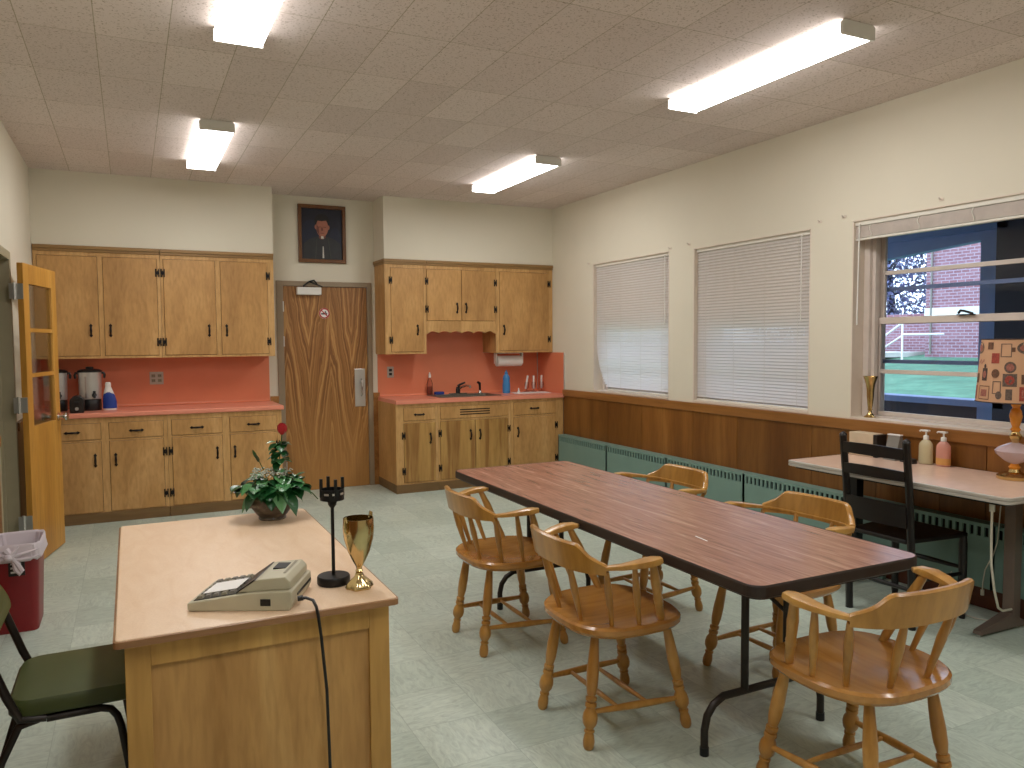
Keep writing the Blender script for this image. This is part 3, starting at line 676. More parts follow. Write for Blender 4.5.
def urn(x, y, label):
    u = thing('coffee_urn', label, 'coffee urn', (x, y, .9125), 0, 'coffee urns on the coral worktop')
    m = MB(); m.lathe([(.080, 0), (.084, .008), (.084, .085), (.078, .095)], (0, 0, 0), 28); m.build('base', 'black', u, True)
    m = MB(); m.lathe([(.078, .095), (.085, .10), (.089, .30), (.090, .325)], (0, 0, 0), 32); m.build('tank', 'steel', u, True)
    m = MB(); m.lathe([(.095, .325), (.095, .338), (.07, .35), (.03, .354), (.03, .365), (.022, .372), (0, .373)], (0, 0, 0), 28); m.build('lid', 'black', u, True)
    for sg in (-1, 1):
        m = MB(); m.tube([(sg*.088, 0, .315), (sg*.105, 0, .32), (sg*.112, 0, .30), (sg*.109, 0, .28), (sg*.103, 0, .275)], .010); m.build('handle', 'black', u, True)
    m = MB(); m.tube([(.03, -.08, .13), (.034, -.105, .135), (.036, -.125, .13), (.036, -.13, .11)], .009); m.cyl((.035, -.115, .135), (.035, -.11, .168), .010); m.cyl((.03, -.075, .13), (.034, -.10, .135), .018); m.build('spigot', 'black', u, True)
    m = MB(); m.cyl((-.03, -.092, .11), (-.03, -.092, .29), .005, 8); m.build('sight_glass', 'glass_clear', u, True)
urn(-.315, 7.52, 'steel coffee urn with black lid, beside the spray bottle')
urn(-.572, 7.54, 'steel coffee urn half hidden by the open glazed door')
to = thing('toaster', 'small black round-topped toaster between the coffee urns', 'toaster', (-.405, 7.335, .9125))
arch = [(-.05, 0), (.05, 0), (.052, .09)]+[(.052*cos(R(t)), .09+.05*sin(R(t))) for t in range(15, 180, 15)]+[(-.052, .09)]
m = MB(); m.prism(arch, (-.07, .09), Matrix.Rotation(R(90), 4, 'X')); m.build('body', 'black', to, True, bevel=.004)
m = MB(); m.prism([(x*.78, .012+z*.78) for x, z in arch], (.0905, .094), Matrix.Rotation(R(90), 4, 'X')); m.build('end_panel', 'legmetal', to, True)
m = MB(); m.turned((.0, -.094, .035), (0, -.108, .035), [(0, .014), (1, .012)], 14); m.build('dial', 'steel', to, True)
m = MB(); m.box(-.018, .018, -.112, -.094, .085, .095); m.build('lever', 'black', to, bevel=.003)
sb2 = thing('spray_bottle', 'white and blue cleaner bottle beside the coffee urn', 'bottle', (-.168, 7.46, .9125))
m = MB(); m.rings([[(rx*cos(2*pi*k/20)+off, ry*sin(2*pi*k/20), z) for k in range(20)] for rx, ry, z, off in ((.05, .032, 0, 0), (.054, .034, .01, 0), (.054, .034, .07, 0), (.046, .03, .12, -.004), (.032, .024, .17, -.008), (.022, .02, .20, -.01))]); m.build('body', 'white', sb2, True)
m = MB(); m.rings([[(rx*cos(R(195+k*10)) + off, -abs(ry*sin(R(195+k*10))), z) for k in range(16)] for rx, ry, z, off in ((.0552, .0352, .015, 0), (.0552, .0352, .075, 0), (.047, .031, .122, -.004), (.030, .024, .165, -.008))], False, False); m.build('label_wrap', 'bluelabel', sb2, True)
m = MB(); m.lathe([(.022, .20), (.024, .215), (.02, .235), (.012, .24)], (-.01, 0, 0), 14); m.build('cap', 'white', sb2, True)

# ---------------------------------------------------------------- framed portrait
pf = thing('framed_portrait', 'framed dark painting of a person in black coat and white collar above the wooden door', 'painting', (1.743, YB, 2.548), 0)
PW, PH = .235, .284
m = MB()
for a in ((-PW, PW, PH-.036, PH), (-PW, PW, -PH, -PH+.036), (-PW, -PW+.034, -PH+.036, PH-.036), (PW-.034, PW, -PH+.036, PH-.036)): m.box(a[0], a[1], -.03, -.001, a[2], a[3])
m.build('picture_frame', 'frame_wood', pf, bevel=.005)
T = Matrix.Translation((0, -.01, 0)) @ Matrix.Rotation(R(90), 4, 'X')
m = MB(); lay = [0]
def poly(mi, pts):
    lay[0] += 1; m.mi = mi; m.prism(pts, (lay[0]*.0004, lay[0]*.0004+.0003), T)
m.mi = 0; m.prism([(-.2, -.25), (.2, -.25), (.2, .25), (-.2, .25)], (-.004, 0), T)
poly(1, ell(-.11, .0, .09, .14)); poly(1, ell(.13, -.05, .06, .12))
poly(2, [(-.185, -.247), (-.18, -.10), (-.13, -.055), (-.05, -.025), (.05, -.02), (.13, -.05), (.18, -.09), (.195, -.247)])
poly(4, [(-.03, -.04), (-.03, .02), (.035, .02), (.035, -.035), (.0, -.055)])
poly(5, ell(.002, .125, .074, .074)); poly(3, ell(.064, .068, .012, .022)); poly(3, ell(-.060, .068, .012, .022)); poly(3, ell(.002, .066, .060, .092)); poly(4, [(-.054, .03), (-.052, .09), (-.03, .07), (-.028, .0), (-.01, -.018), (-.035, .0)])
poly(5, [(-.062, .09), (-.052, .132), (.0, .128), (.045, .136), (.063, .09), (.070, .15), (.034, .19), (-.03, .188), (-.068, .15)])
poly(4, [(-.036, .072), (-.012, .074), (-.012, .066), (-.036, .064)]); poly(4, [(.014, .074), (.04, .072), (.04, .064), (.014, .066)])
poly(4, [(-.006, .066), (.006, .066), (.012, .034), (-.010, .034)]); poly(4, [(-.02, .012), (.022, .012), (.014, .005), (-.012, .005)])
poly(6, [(-.012, -.045), (.016, -.045), (.012, -.02), (-.01, -.02)]); poly(6, [(.0, -.235), (.016, -.235), (.012, -.12), (.004, -.12)])
poly(7, [(-.072, -.247), (-.066, -.247), (-.05, -.05), (-.055, -.05)]); poly(7, [(.082, -.247), (.088, -.247), (.062, -.04), (.056, -.04)])
m.build('canvas', ['oil_dark', 'oil_blue', 'oil_coat', 'oil_skin', 'oil_shadow', 'oil_hair', 'oil_white', 'oil_line'], pf)

# ---------------------------------------------------------------- ceiling lights
def light(x, y0, y1, w, label, proto=[None]):
    L = y1-y0
    o = thing('ceiling_light', label, 'ceiling light', (x, y0, H), 0, 'fluorescent ceiling lights')
    zb = -.064
    m = MB(); m.box(-w/2+.03, w/2-.03, .012, L-.012, -.018, -.001); m.build('housing', 'white', o, bevel=.002)
    for ya, yb in ((0, .014), (L-.014, L)):
        m = MB(); m.prism([(-w/2-.003, zb-.004), (w/2+.003, zb-.004), (w/2+.003, -.012), (w/2-.012, -.001), (-w/2+.012, -.001), (-w/2-.003, -.012)], (-yb, -ya), Matrix.Rotation(R(90), 4, 'X')); m.build('end_cap', 'white', o, bevel=.002)
    m = MB(); sec = [(-w/2, -.019), (-w/2, -.054), (-w/2+.012, zb), (w/2-.012, zb), (w/2, -.054), (w/2, -.019)]
    m.rings([[(a, y, b) for a, b in sec] for y in (.014, L-.014)])
    m.bm.normal_update(); bmesh.ops.recalc_face_normals(m.bm, faces=m.bm.faces)
    for f in m.bm.faces:
        if abs(f.normal.x) > .85 or f.normal.z > .5: f.material_index = 1
    m.build('diffuser', ['lens', 'lens_side'], o)
light(.491, 2.556, 3.826, .212, 'fluorescent ceiling light over the tan island desk')
light(.548, 5.387, 6.638, .212, 'fluorescent ceiling light in front of the wall cabinets above the coffee urns')
light(3.014, 2.529, 3.795, .207, 'long fluorescent ceiling light above the window end of the folding table')
light(2.962, 5.346, 6.597, .222, 'fluorescent ceiling light in front of the sink cabinets')
light(.491, -.20, 1.07, .212, 'added unseen fluorescent ceiling light behind the viewer over the doorway side'); light(3.0, -.20, 1.07, .207, 'added unseen fluorescent ceiling light behind the viewer over the window side')  # unseen third row behind the camera, added to carry the room's brightness

# ---------------------------------------------------------------- radiator covers
ry = [7.15, 6.222, 5.297, 4.37, 3.44, 2.51, 1.58]
RL = ['green radiator cover section under the blind with the pulled-in corner, nearest the sink cabinets', 'green radiator cover section next along from the sink corner section', 'green radiator cover section behind the folding table, midway', 'green radiator cover section just before the black chair and desk', 'green radiator cover section under the grey desk', 'green radiator cover section past the end of the grey desk']
for k, (b_, a) in enumerate(zip(ry, ry[1:])):
    o = thing('radiator_cover', RL[k], 'radiator', (XR-.1075, a, 0), 0, 'green radiator covers along the window wall')
    L = b_-a-.004
    m = MB(); m.box(0, .012, 0, L, .135, .405); m.box(0, .012, 0, L, .468, .482); m.box(.012, .088, 0, L, .478, .482); m.box(0, .088, 0, .01, .135, .478); m.box(0, .088, L-.01, L, .135, .478)
    m.box(.012, .088, .01, L-.01, .135, .145); m.build('panel', 'rad', o)
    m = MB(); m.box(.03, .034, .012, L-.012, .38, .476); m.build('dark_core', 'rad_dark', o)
    n = 22; m = MB(); st_ = (L-.03)/n
    m.grid_holes(0, L, .405, .468, [(.015+q*st_+st_*.22, .015+q*st_+st_*.78, .413, .463) for q in range(n)], 0, .012, 'yz'); m.build('grille', 'rad', o, merge=True)
    for q in (.25, .75):
        m = MB(); m.box(.03, .06, L*q-.012, L*q+.012, 0, .136); m.build('foot', 'rad', o)

# ---------------------------------------------------------------- captain's chairs
LEGP = [(0, .0135), (.06, .0155), (.2, .0195), (.34, .0225), (.46, .0215), (.535, .0165), (.54, .014), (.55, .014), (.555, .0205), (.585, .0205), (.59, .0145), (.60, .0145), (.605, .0205), (.635, .0215), (.64, .017), (.655, .0175), (.69, .0255), (.735, .0285), (.78, .026), (.82, .0155), (.832, .0145), (.836, .019), (.852, .019), (.856, .0145), (.88, .018), (.93, .0215), (.975, .020), (1, .0145)]
def captain(label):
    o = thing('captain_chair', label, 'chair', (0, 0, 0), 0, "captain's chairs around the folding table")
    out = []
    for k in range(40):
        t = 2*pi*k/40; c_, s_ = cos(t), sin(t); e = 2/3.6 if c_ > 0 else 2/2.5
        out.append((-.004+.231*math.copysign(abs(c_)**e, c_), .25*math.copysign(abs(s_)**(2/2.9), s_)))
    m = MB(); rs = []
    for f, z in ((.86, .402), (.955, .405), (1., .418), (1., .436), (.965, .444), (.84, .441), (.66, .434), (.4, .429), (.15, .428)):
        rs.append([(-.004+(x+.004)*f, y*f, z+(.006*(1-abs(y)/.25) if (f < .8 and x > .1) else 0)) for x, y in out])
    m.rings(rs); m.build('seat', 'chairseat', o, True)
    for fx, fy, tx, ty in ((-.21, .175, -.155, .135), (-.21, -.175, -.155, -.135), (.212, .205, .14, .165), (.212, -.205, .14, -.165)):
        m = MB(); m.turned((tx, ty, .408), (fx, fy, 0), LEGP, 14); m.build('leg', 'chairleg', o, True)
    SP = [(0, .009), (.15, .0105), (.4, .0135), (.5, .0145), (.6, .0135), (.85, .0105), (1, .009)]
    def lerp(a, b, t): return tuple(a[i]+(b[i]-a[i])*t for i in range(3))
    sides = []
    for sy in (1, -1):
        p, q = (-.195, sy*.166, .13), (.195, sy*.196, .115); sides.append((p, q))
        m = MB(); m.turned(p, q, SP, 10); m.build('stretcher', 'chairleg', o, True)
    for t in (.30, .62):
        m = MB(); m.turned(lerp(*sides[0], t), lerp(*sides[1], t), [(0, .007), (.3, .010), (.5, .0115), (.7, .010), (1, .007)], 10); m.build('stretcher', 'chairleg', o, True)
    # arm bow
    half = [(.020, .272), (.004, .291), (-.035, .296), (-.085, .287), (-.132, .270), (-.174, .243), (-.209, .205), (-.235, .157), (-.250, .1), (-.256, .034)]
    path = half+[(x, -y) for x, y in half[::-1]]
    wid = [.6, 1.05, 1.2, 1., .8, .64, .58, .54, .54, .54]; wid = wid+wid[::-1]
    zz = [.694, .694, .692, .687, .681, .676, .672, .668, .665, .664]; zz = zz+zz[::-1]
    m = MB(); pr = [(1, .0), (.9, .36), (.5, .45), (-.5, .45), (-.9, .36), (-1, 0), (-.9, -.36), (-.5, -.45), (.5, -.45), (.9, -.36)]
    m.tube([(x, y, z) for (x, y), z in zip(path, zz)], [.026*w for w in wid], prof=pr); m.build('arm_bow', 'chair', o, True)
    # crest
    def arcpt(u):        # u in -1..1 along the rear of the bow
        P = path[5:15]; t = (u+1)/2*(len(P)-1); i = min(int(t), len(P)-2); f = t-i
        def cr(k):
            k0, k1, k2, k3 = (max(0, min(len(P)-1, i+q)) for q in (-1, 0, 1, 2)); a, b, c, d = P[k0][k], P[k1][k], P[k2][k], P[k3][k]
            return .5*((2*b)+(c-a)*f+(2*a-5*b+4*c-d)*f*f+(3*b-a-3*c+d)*f**3)
        return Vector((cr(0), cr(1), 0))
    m = MB(); rs = []; n = 44
    for k in range(n+1):
        u = -1+2*k/n; p = arcpt(u); d = (arcpt(min(1, u+.02))-arcpt(max(-1, u-.02))).normalized(); nr = Vector((d.y, -d.x, 0)); 
        if nr.dot(Vector((1, 0, 0))) > 0 and abs(u) < .5: nr = -nr
        if nr.dot(p) < 0: nr = -nr
        au = abs(u)
        if au < .54: zt = .757
        elif au < .80:
            f = (au-.54)/.26; f = f*f*(3-2*f); zt = .757-.044*f
        else: zt = .713-.024*((au-.80)/.20)**.7
        zb = .652; th = .0125; lean = .022
        def at(z, off): return p+nr*(off+lean*(z-zb)/.12)+Vector((0, 0, z))
        rs.append([at(zb, -th), at(zb, th), at(zt-.006, th), at(zt, th*.4), at(zt, -th*.4), at(zt-.006, -th)])
    m.rings(rs); m.build('crest_rail', 'chair', o, True)
    POST = [(0, .012), (.1, .015), (.3, .0155), (.33, .018), (.36, .0155), (.39, .018), (.42, .016), (.7, .0185), (1, .013)]
    for sy in (1, -1):
        m = MB(); m.turned((.085, sy*.212, .436), (-.012, sy*.290, .684), POST, 12); m.build('arm_post', 'chairleg', o, True)
    SPN = [(0, .0085), (.25, .0105), (.6, .0145), (.85, .0115), (1, .009)]
    for x0, y0, x1, y1 in ((-.02, .220, -.085, .284), (-.115, .185, -.175, .242), (-.180, .080, -.244, .1)):
        for sy in (1, -1):
            m = MB(); m.turned((x0, sy*y0, .436), (x1, sy*y1, .676 if y1 > .26 else .662), SPN, 10); m.build('spindle', 'chairleg', o, True)
    return o
chA = captain("oak captain's chair on the open-floor side of the folding table, nearer the wooden door")
chA.location = (1.650, 3.425, 0)
dup(chA, (1.650, 2.50, 0), R(0), "oak captain's chair on the open-floor side of the folding table, nearer the gold trophy")
dup(chA, (2.07, 1.70, 0), R(89), "oak captain's chair pulled up to the short end of the folding table")
dup(chA, (2.53, 3.45, 0), R(181), "oak captain's chair between folding table and radiator, nearer the sink cabinets")
dup(chA, (2.525, 2.51, 0), R(183), "oak captain's chair between folding table and radiator, nearer the black ladder-back chair")

# ---------------------------------------------------------------- folding table
ft = thing('folding_table', 'long folding table with walnut laminate top and dark edge, in the middle of the floor', 'table', (2.068, 2.991, 0))
tx, ty0, ty1 = .3796, -1.2326, 1.2244
m = MB(); m.prism(rrect(-tx, tx, ty0, ty1, .05, 6), (.699, .718)); m.build('tabletop', 'laminate', ft)
m = MB(); outer = rrect(-tx-.006, tx+.006, ty0-.006, ty1+.006, .055, 6); inn = rrect(-tx, tx, ty0, ty1, .05, 6); n = len(outer)
m.rings([[(x, y, .715) for x, y in inn], [(x, y, .719) for x, y in rrect(-tx-.003, tx+.003, ty0-.003, ty1+.003, .052, 6)], [(x, y, .713) for x, y in outer], [(x, y, .682) for x, y in outer], [(x, y, .677) for x, y in inn]], True, False)
ap = rrect(-tx+.02, tx-.02, ty0+.02, ty1-.02, .045, 6); api = rrect(-tx+.045, tx-.045, ty0+.045, ty1-.045, .03, 6)
m.rings([[(x, y, z) for x, y in P] for P, z in ((inn, .6995), (ap, .699), (ap, .665), (api, .665), (api, .699))], True, False); m.build('edge_band', 'edge_black', ft)
m = MB(); m.mi = 0
sc_ = MB(); sc_.prism([(-.139, -.655), (-.134, -.655), (-.143, -.735), (-.148, -.735)], (.7182, .7186)); sc_.build('scratch_mark', 'paper', ft, label='pale scratch on the tabletop')
for yy, nm in ((2.105-2.991, 'leg_frame'), (3.80-2.991, 'leg_frame')):
    x0, x1 = 1.786-2.068, 2.356-2.068; u0, u1 = 1.971-2.068, 2.176-2.068
    m = MB(); z = .197
    m.tube([(x0, yy, 0), (x0, yy, .09), (x0+.012, yy, .14), (x0+.04, yy, .175), (x0+.085, yy, z), (0, yy, z), (x1-.085, yy, z), (x1-.04, yy, .175), (x1-.012, yy, .14), (x1, yy, .09), (x1, yy, 0)], .014, 10)
    for u in (u0, u1): m.cyl((u, yy, z), (u, yy, .655), .0145, 10)
    m.box(-.22, .26, yy-.02, yy+.02, .645, .699); m.cyl((-.1, yy, .68), (-.05, yy+(.22 if yy < 0 else -.22), .68), .008)
    f = m.build('leg_frame', 'legmetal', ft, True)
    for u in (x0, x1):
        m = MB(); m.cyl((u, yy, 0), (u, yy, .03), .0165, 10); m.build('foot_cap', 'black', f, True)
    m = MB(); m.tube([(u1, yy, .45), ((u0+u1)/2, yy+(.15 if yy < 0 else -.15), .60), ((u0+u1)/2, yy+(.26 if yy < 0 else -.26), .69)], .008); m.build('brace', 'legmetal', f, True)

# ---------------------------------------------------------------- tan island desk
isl = thing('island_desk', 'tan laminate-topped birch desk holding the adding machine and trophy', 'desk', (.30, 2.715, 0))
X0, X1, Y0, Y1 = -.354, .350, -.657, .657
m = MB(); m.prism(rrect(X0, X1, Y0, Y1, .012, 3), (.738, .760)); m.build('desktop', ['island_top'], isl, bevel=.003)
m = MB(); o1 = rrect(X0-.005, X1+.005, Y0-.005, Y1+.005, .014, 3); i1 = rrect(X0, X1, Y0, Y1, .012, 3)
m.rings([[(x, y, z) for x, y in P] for P, z in ((i1, .7575), (o1, .756), (o1, .740), (i1, .738))], True, False); m.build('edge_trim', 'island_edge', isl)
bx0, bx1, by0, by1 = -.335, .335, -.625, .625
for nm, ya in (('front', by0), ('rear', by1-.04)):
    m = MB(); ya0, ya1 = ya, ya+.04
    m.box(bx0, bx0+.058, ya0, ya1, 0, .7375); m.box(bx1-.058, bx1, ya0, ya1, 0, .7375); m.box(bx0+.058, bx1-.058, ya0, ya1, .672, .7375); m.box(bx0+.058, bx1-.058, ya0, ya1, 0, .09)
    e = m.build('end_frame', 'island', isl, bevel=.002)
    m = MB(); m.box(bx0+.058, bx1-.058, ya0+.012, ya1-.012, .09, .672); m.build('end_panel', 'island_panel', e)
m = MB(); m.box(bx1-.03, bx1-.01, by0+.04, by1-.04, .06, .7375); m.box(bx0+.30, bx0+.32, by1-.30, by1-.04, .06, .7375); m.build('side_panel', 'island_panel', isl)
m = MB(); m.box(bx0+.01, bx1-.03, by1-.32, by1-.04, .06, .08); m.box(bx0, bx0+.02, by1-.34, by1-.04, .06, .7375); m.box(bx0, bx1-.03, by1-.34, by1-.32, .06, .7375); m.build('pedestal', 'island', isl)

# adding machine
TI = .7602
am = thing('adding_machine', 'beige adding machine with dark keys on the tan desk', 'adding machine', (.115, 2.2, TI), math.atan2(-.122, .251))
# local x along length (keys at 0, printer at .28), y = width 0..0.2
side = [(0, .004), (.008, 0), (.272, 0), (.28, .02), (.278, .050), (.27, .053), (.165, .048), (.0, .022)]
TX = Matrix.Rotation(R(90), 4, 'X')
m = MB(); m.prism(side, (-.2, 0), TX); m.build('body', 'beige', am, bevel=.003)
hs = [(.128, .0460), (.272, .0535), (.271, .074), (.258, .088), (.192, .082), (.178, .079)]
m = MB(); m.prism(hs, (-.185, -.012), TX); h_ = m.build('printer_housing', 'beige', am, bevel=.003)
m = MB(); m.box(.200, .235, .10, .155, .0825, .0870); m.build('paper_window', 'black', h_, label='dark printer window')
m = MB(); m.box(.243, .250, .05, .17, .086, .0885); m.build('paper_cutter', 'beige_dk', h_)
m = MB(); m.prism([(.125, .046), (.130, .046), (.179, .0802), (.174, .0800)], (-.186, -.011), TX); m.build('housing_seam', 'black', h_)
sl = math.atan2(.026, .165)
TK = Matrix.Translation((0, 0, .022)) @ Matrix.Rotation(-sl, 4, 'Y')
m = MB(); m.box(.012, .128, .014, .186, .0001, .0015, TK); kb = m.build('key_bed', 'black', am)
for i in range(5):
    for j in range(6):
        m = MB(); x = .017+i*.022; y = .020+j*.0275; T2 = TK
        m.hexa([T2 @ Vector(p) for p in ((x, y, .001), (x+.018, y, .001), (x+.018, y+.022, .001), (x, y+.022, .001), (x+.003, y+.003, .008), (x+.015, y+.003, .008), (x+.015, y+.019, .008), (x+.003, y+.019, .008))])
        m.build('key', 'grey' if (i+j) % 3 else 'beige_dk', kb)
m = MB(); m.box(.195, .222, -.0012, .0005, .014, .032); m.build('side_port', 'black', am)
m = MB(); m.box(.278, .2815, .05, .19, .026, .032); m.build('rear_slot', 'black', am)
inv = (Matrix.Translation((.115, 2.2, TI)) @ Matrix.Rotation(math.atan2(-.122, .251), 4, 'Z')).inverted()
def W2(p): return inv @ Vector(p)
m = MB(); pts = [(.385, 2.098, TI+.024), (.405, 2.090, TI+.026), (.420, 2.072, TI+.022), (.424, 2.052, TI+.010), (.427, 2.045, TI-.01), (.435, 2.046, TI-.08), (.447, 2.05, TI-.22), (.452, 2.055, TI-.40), (.455, 2.05, TI-.60), (.456, 2.04, TI-.74), (.47, 1.98, .006-.0), (.56, 1.9, .006)]
m.tube([W2(p) for p in pts], .0042, 8); m.tube([W2(pts[0]), W2((.398, 2.094, TI+.026))], .0075, 8); m.build('power_cord', 'black', am, True, label='black power cord')
m = MB(); a_ = math.atan2(-.122, .251)
TP = Matrix.Translation((.115, 2.2, TI)) @ Matrix.Rotation(a_, 4, 'Z') @ TK
m.prism([(.030, .040), (.122, .040), (.125, .130), (.033, .130)], (.0085, .0095), TP)
tag(m.build('note_paper', 'paper'), 'white sheet of paper lying on the adding machine keys', 'paper')
# candle stand
cs = thing('candle_stand', 'black metal stand with four prongs on the tan desk, beside the gold trophy', 'candle holder', (.521, 2.266, TI))
m = MB(); m.lathe([(.046, 0), (.048, .003), (.048, .021), (.045, .025), (.006, .027)], (0, 0, 0), 28); m.build('base', 'blackmetal', cs, True)
m = MB(); m.cyl((0, 0, .026), (0, 0, .23), .0052, 12); m.lathe([(.005, .225), (.012, .235), (.014, .245), (.008, .25)], (0, 0, 0), 14); m.build('pole', 'blackmetal', cs, True)
m = MB(); m.lathe([(.010, .246), (.035, .250), (.035, .282), (.032, .282), (.032, .254), (.0, .254)], (0, 0, 0), 24, cap=False); cu = m.build('cup', 'blackmetal', cs, True)
for k in range(4):
    t = R(6+90*k); x, y = .0325*cos(t), .0325*sin(t)
    m = MB(); m.box(x-.0042, x+.0042, y-.0042, y+.0042, .26, .314); m.build('prong', 'blackmetal', cs)
for k in range(3):
    t = R(-130+40*k); m = MB(); T2 = Matrix.Translation((.0352*cos(t), .0352*sin(t), .270)) @ Matrix.Rotation(t+pi/2, 4, 'Z'); m.box(-.007, .007, -.0006, .0006, -.003, .003, T2); m.build('silver_mark', 'steel', cu)
# trophy
tr = thing('trophy_cup', 'gold trophy cup on the corner of the tan desk', 'trophy', (.578, 2.19, TI))
m = MB(); rs = []
for r, z, q in ((.036, 0, .08), (.038, .004, .1), (.035, .012, .12), (.024, .024, .1), (.014, .034, .05), (.010, .045, 0)): rs.append([((r+r*q*cos(6*2*pi*k/48))*cos(2*pi*k/48), (r+r*q*cos(6*2*pi*k/48))*sin(2*pi*k/48), z) for k in range(48)])
m.rings(rs); m.build('foot', 'gold', tr, True)
m = MB(); m.lathe([(.0075, .044), (.011, .05), (.0075, .056), (.009, .062)], (0, 0, 0), 20); m.build('stem', 'gold', tr, True)
m = MB(); m.lathe([(.009, .062), (.018, .078), (.032, .108), (.042, .145), (.045, .175), (.0435, .205), (.0415, .205), (.043, .175), (.040, .145), (.030, .110), (.015, .08)], (0, 0, 0), 36); m.build('bowl', 'gold', tr, True)
for t0 in (28, 208):
    t = R(t0); d = Vector((cos(t), sin(t), 0))
    m = MB(); m.tube([d*.042+Vector((0, 0, .198)), d*.048+Vector((0, 0, .216)), d*.053+Vector((0, 0, .212)), d*.053+Vector((0, 0, .19)), d*.05+Vector((0, 0, .172)), d*.044+Vector((0, 0, .166))], .003); m.build('handle', 'gold', tr, True)

# planter
pl = thing('potted_plant', 'leafy variegated plant with one red rose in a brown pot on the tan desk', 'plant', (.50, 3.235, TI))
m = MB(); m.lathe([(.052, 0), (.055, .005), (.052, .012), (.06, .02), (.082, .05), (.086, .078), (.078, .105), (.073, .105), (.078, .078), (.0, .075)], (0, 0, 0), 28); m.build('pot', 'pot', pl, True)
m = MB(); m.lathe([(.07, .085), (.06, .098), (.0, .102)], (0, 0, 0), 20); m.build('soil', 'soil', pl, True)
rnd = random.Random(4)
def leaf(m, base, d, L, wd, droop):
    d = Vector(d).normalized(); side = d.cross(Vector((0, 0, 1))).normalized(); nrm = side.cross(d)
    prof = [(0, .0), (.1, .7), (.3, 1.), (.55, .95), (.8, .55), (1, .0)]
    L_, Rr, C = [], [], []
    for t, w in prof:
        p = Vector(base)+d*L*t+Vector((0, 0, -droop*L*t*t)); fold = nrm*(.25*w*wd)
        C.append(m.bm.verts.new(p)); L_.append(m.bm.verts.new(p+side*wd*w+fold)); Rr.append(m.bm.verts.new(p-side*wd*w+fold))
    for i in range(len(prof)-1):
        m._f([C[i], L_[i], L_[i+1], C[i+1]]); m._f([C[i], C[i+1], Rr[i+1], Rr[i]])
m = MB(); st = MB()
for k in range(120):
    t = rnd.uniform(0, 2*pi); rad = .02+.10*rnd.random()**.7; zb_ = .105+.085*rnd.random()*(1.15-rad/.14)+.012
    base = Vector((rad*cos(t), rad*sin(t)*.9, zb_))
    st.tube([(rad*.3*cos(t), rad*.3*sin(t), .085), base*.7+Vector((0, 0, .045)), base], .0018, 5)
    leaf(m, base, (cos(t+rnd.uniform(-.9, .9)), sin(t+rnd.uniform(-.9, .9)), rnd.uniform(-.6, .5)), rnd.uniform(.042, .062), rnd.uniform(.022, .031), rnd.uniform(.1, .5))
for t_, z_, L_ in ((-60, .125, .09), (-82, .125, .075), (-100, .12, .06), (-48, .10, .06), (-150, .12, .065), (-168, .105, .06), (178, .09, .055), (-22, .13, .06)):
    t = R(t_); base = Vector((.078*cos(t), .078*sin(t), z_)); leaf(m, base, (cos(t), sin(t), -.9), L_, .03, .45)
for k in range(34):
    t = rnd.uniform(0, 2*pi); base = Vector((.036+.014*cos(t), .006+.014*sin(t), .225+.085*rnd.random()))
    leaf(m, base, (cos(t), sin(t), rnd.uniform(-.7, .8)), rnd.uniform(.030, .042), .018, .3)
for p_ in ((-.06, 0, .25), (-.052, -.01, .235)): leaf(m, p_, (-.3, -.2, .9), .04, .011, 0)
m.build('leaves', 'leaf', pl, True)
st.tube([(.01, .01, .09), (.03, .01, .2), (.042, .008, .30), (.046, .005, .345)], .0026, 6); st.tube([(.0, 0, .09), (-.03, 0, .2), (-.055, -.005, .255)], .002, 6); st.tube([(.11, -.03, .12), (.15, -.06, .10), (.17, -.07, .075)], .0022, 6)
st.build('stems', 'stem', pl, True)
m = MB()
for k in range(190):
    t = rnd.uniform(0, 2*pi); rad = .085*rnd.random()**.5; c_ = Vector((rad*cos(t), rad*sin(t), .172+.026*rnd.random()))
    m.lathe([(.0, 0), (.0045, .003), (.0, .007)], c_, 5, cap=False)
fo = m.build('filler_blossoms', 'leafpale', pl); fo['kind'] = 'stuff'
m = MB()
for r0_, z0_, r1_, z1_, tw in ((.014, .342, .019, .377, 0), (.012, .344, .014, .384, .5), (.007, .345, .007, .387, 1)):
    m.rings([[(.046+rr*(1+.12*cos(5*a+tw*3))*cos(a), .005+rr*(1+.12*cos(5*a+tw*3))*sin(a), z) for a in [2*pi*q/20 for q in range(20)]] for rr, z in ((r0_*.4, z0_-.003), (r0_, z0_+.006), (r1_, (z0_+z1_)/2), (r1_*.92, z1_))], True, False)
m.build('rose', 'rose', pl, True, label='small red rose')

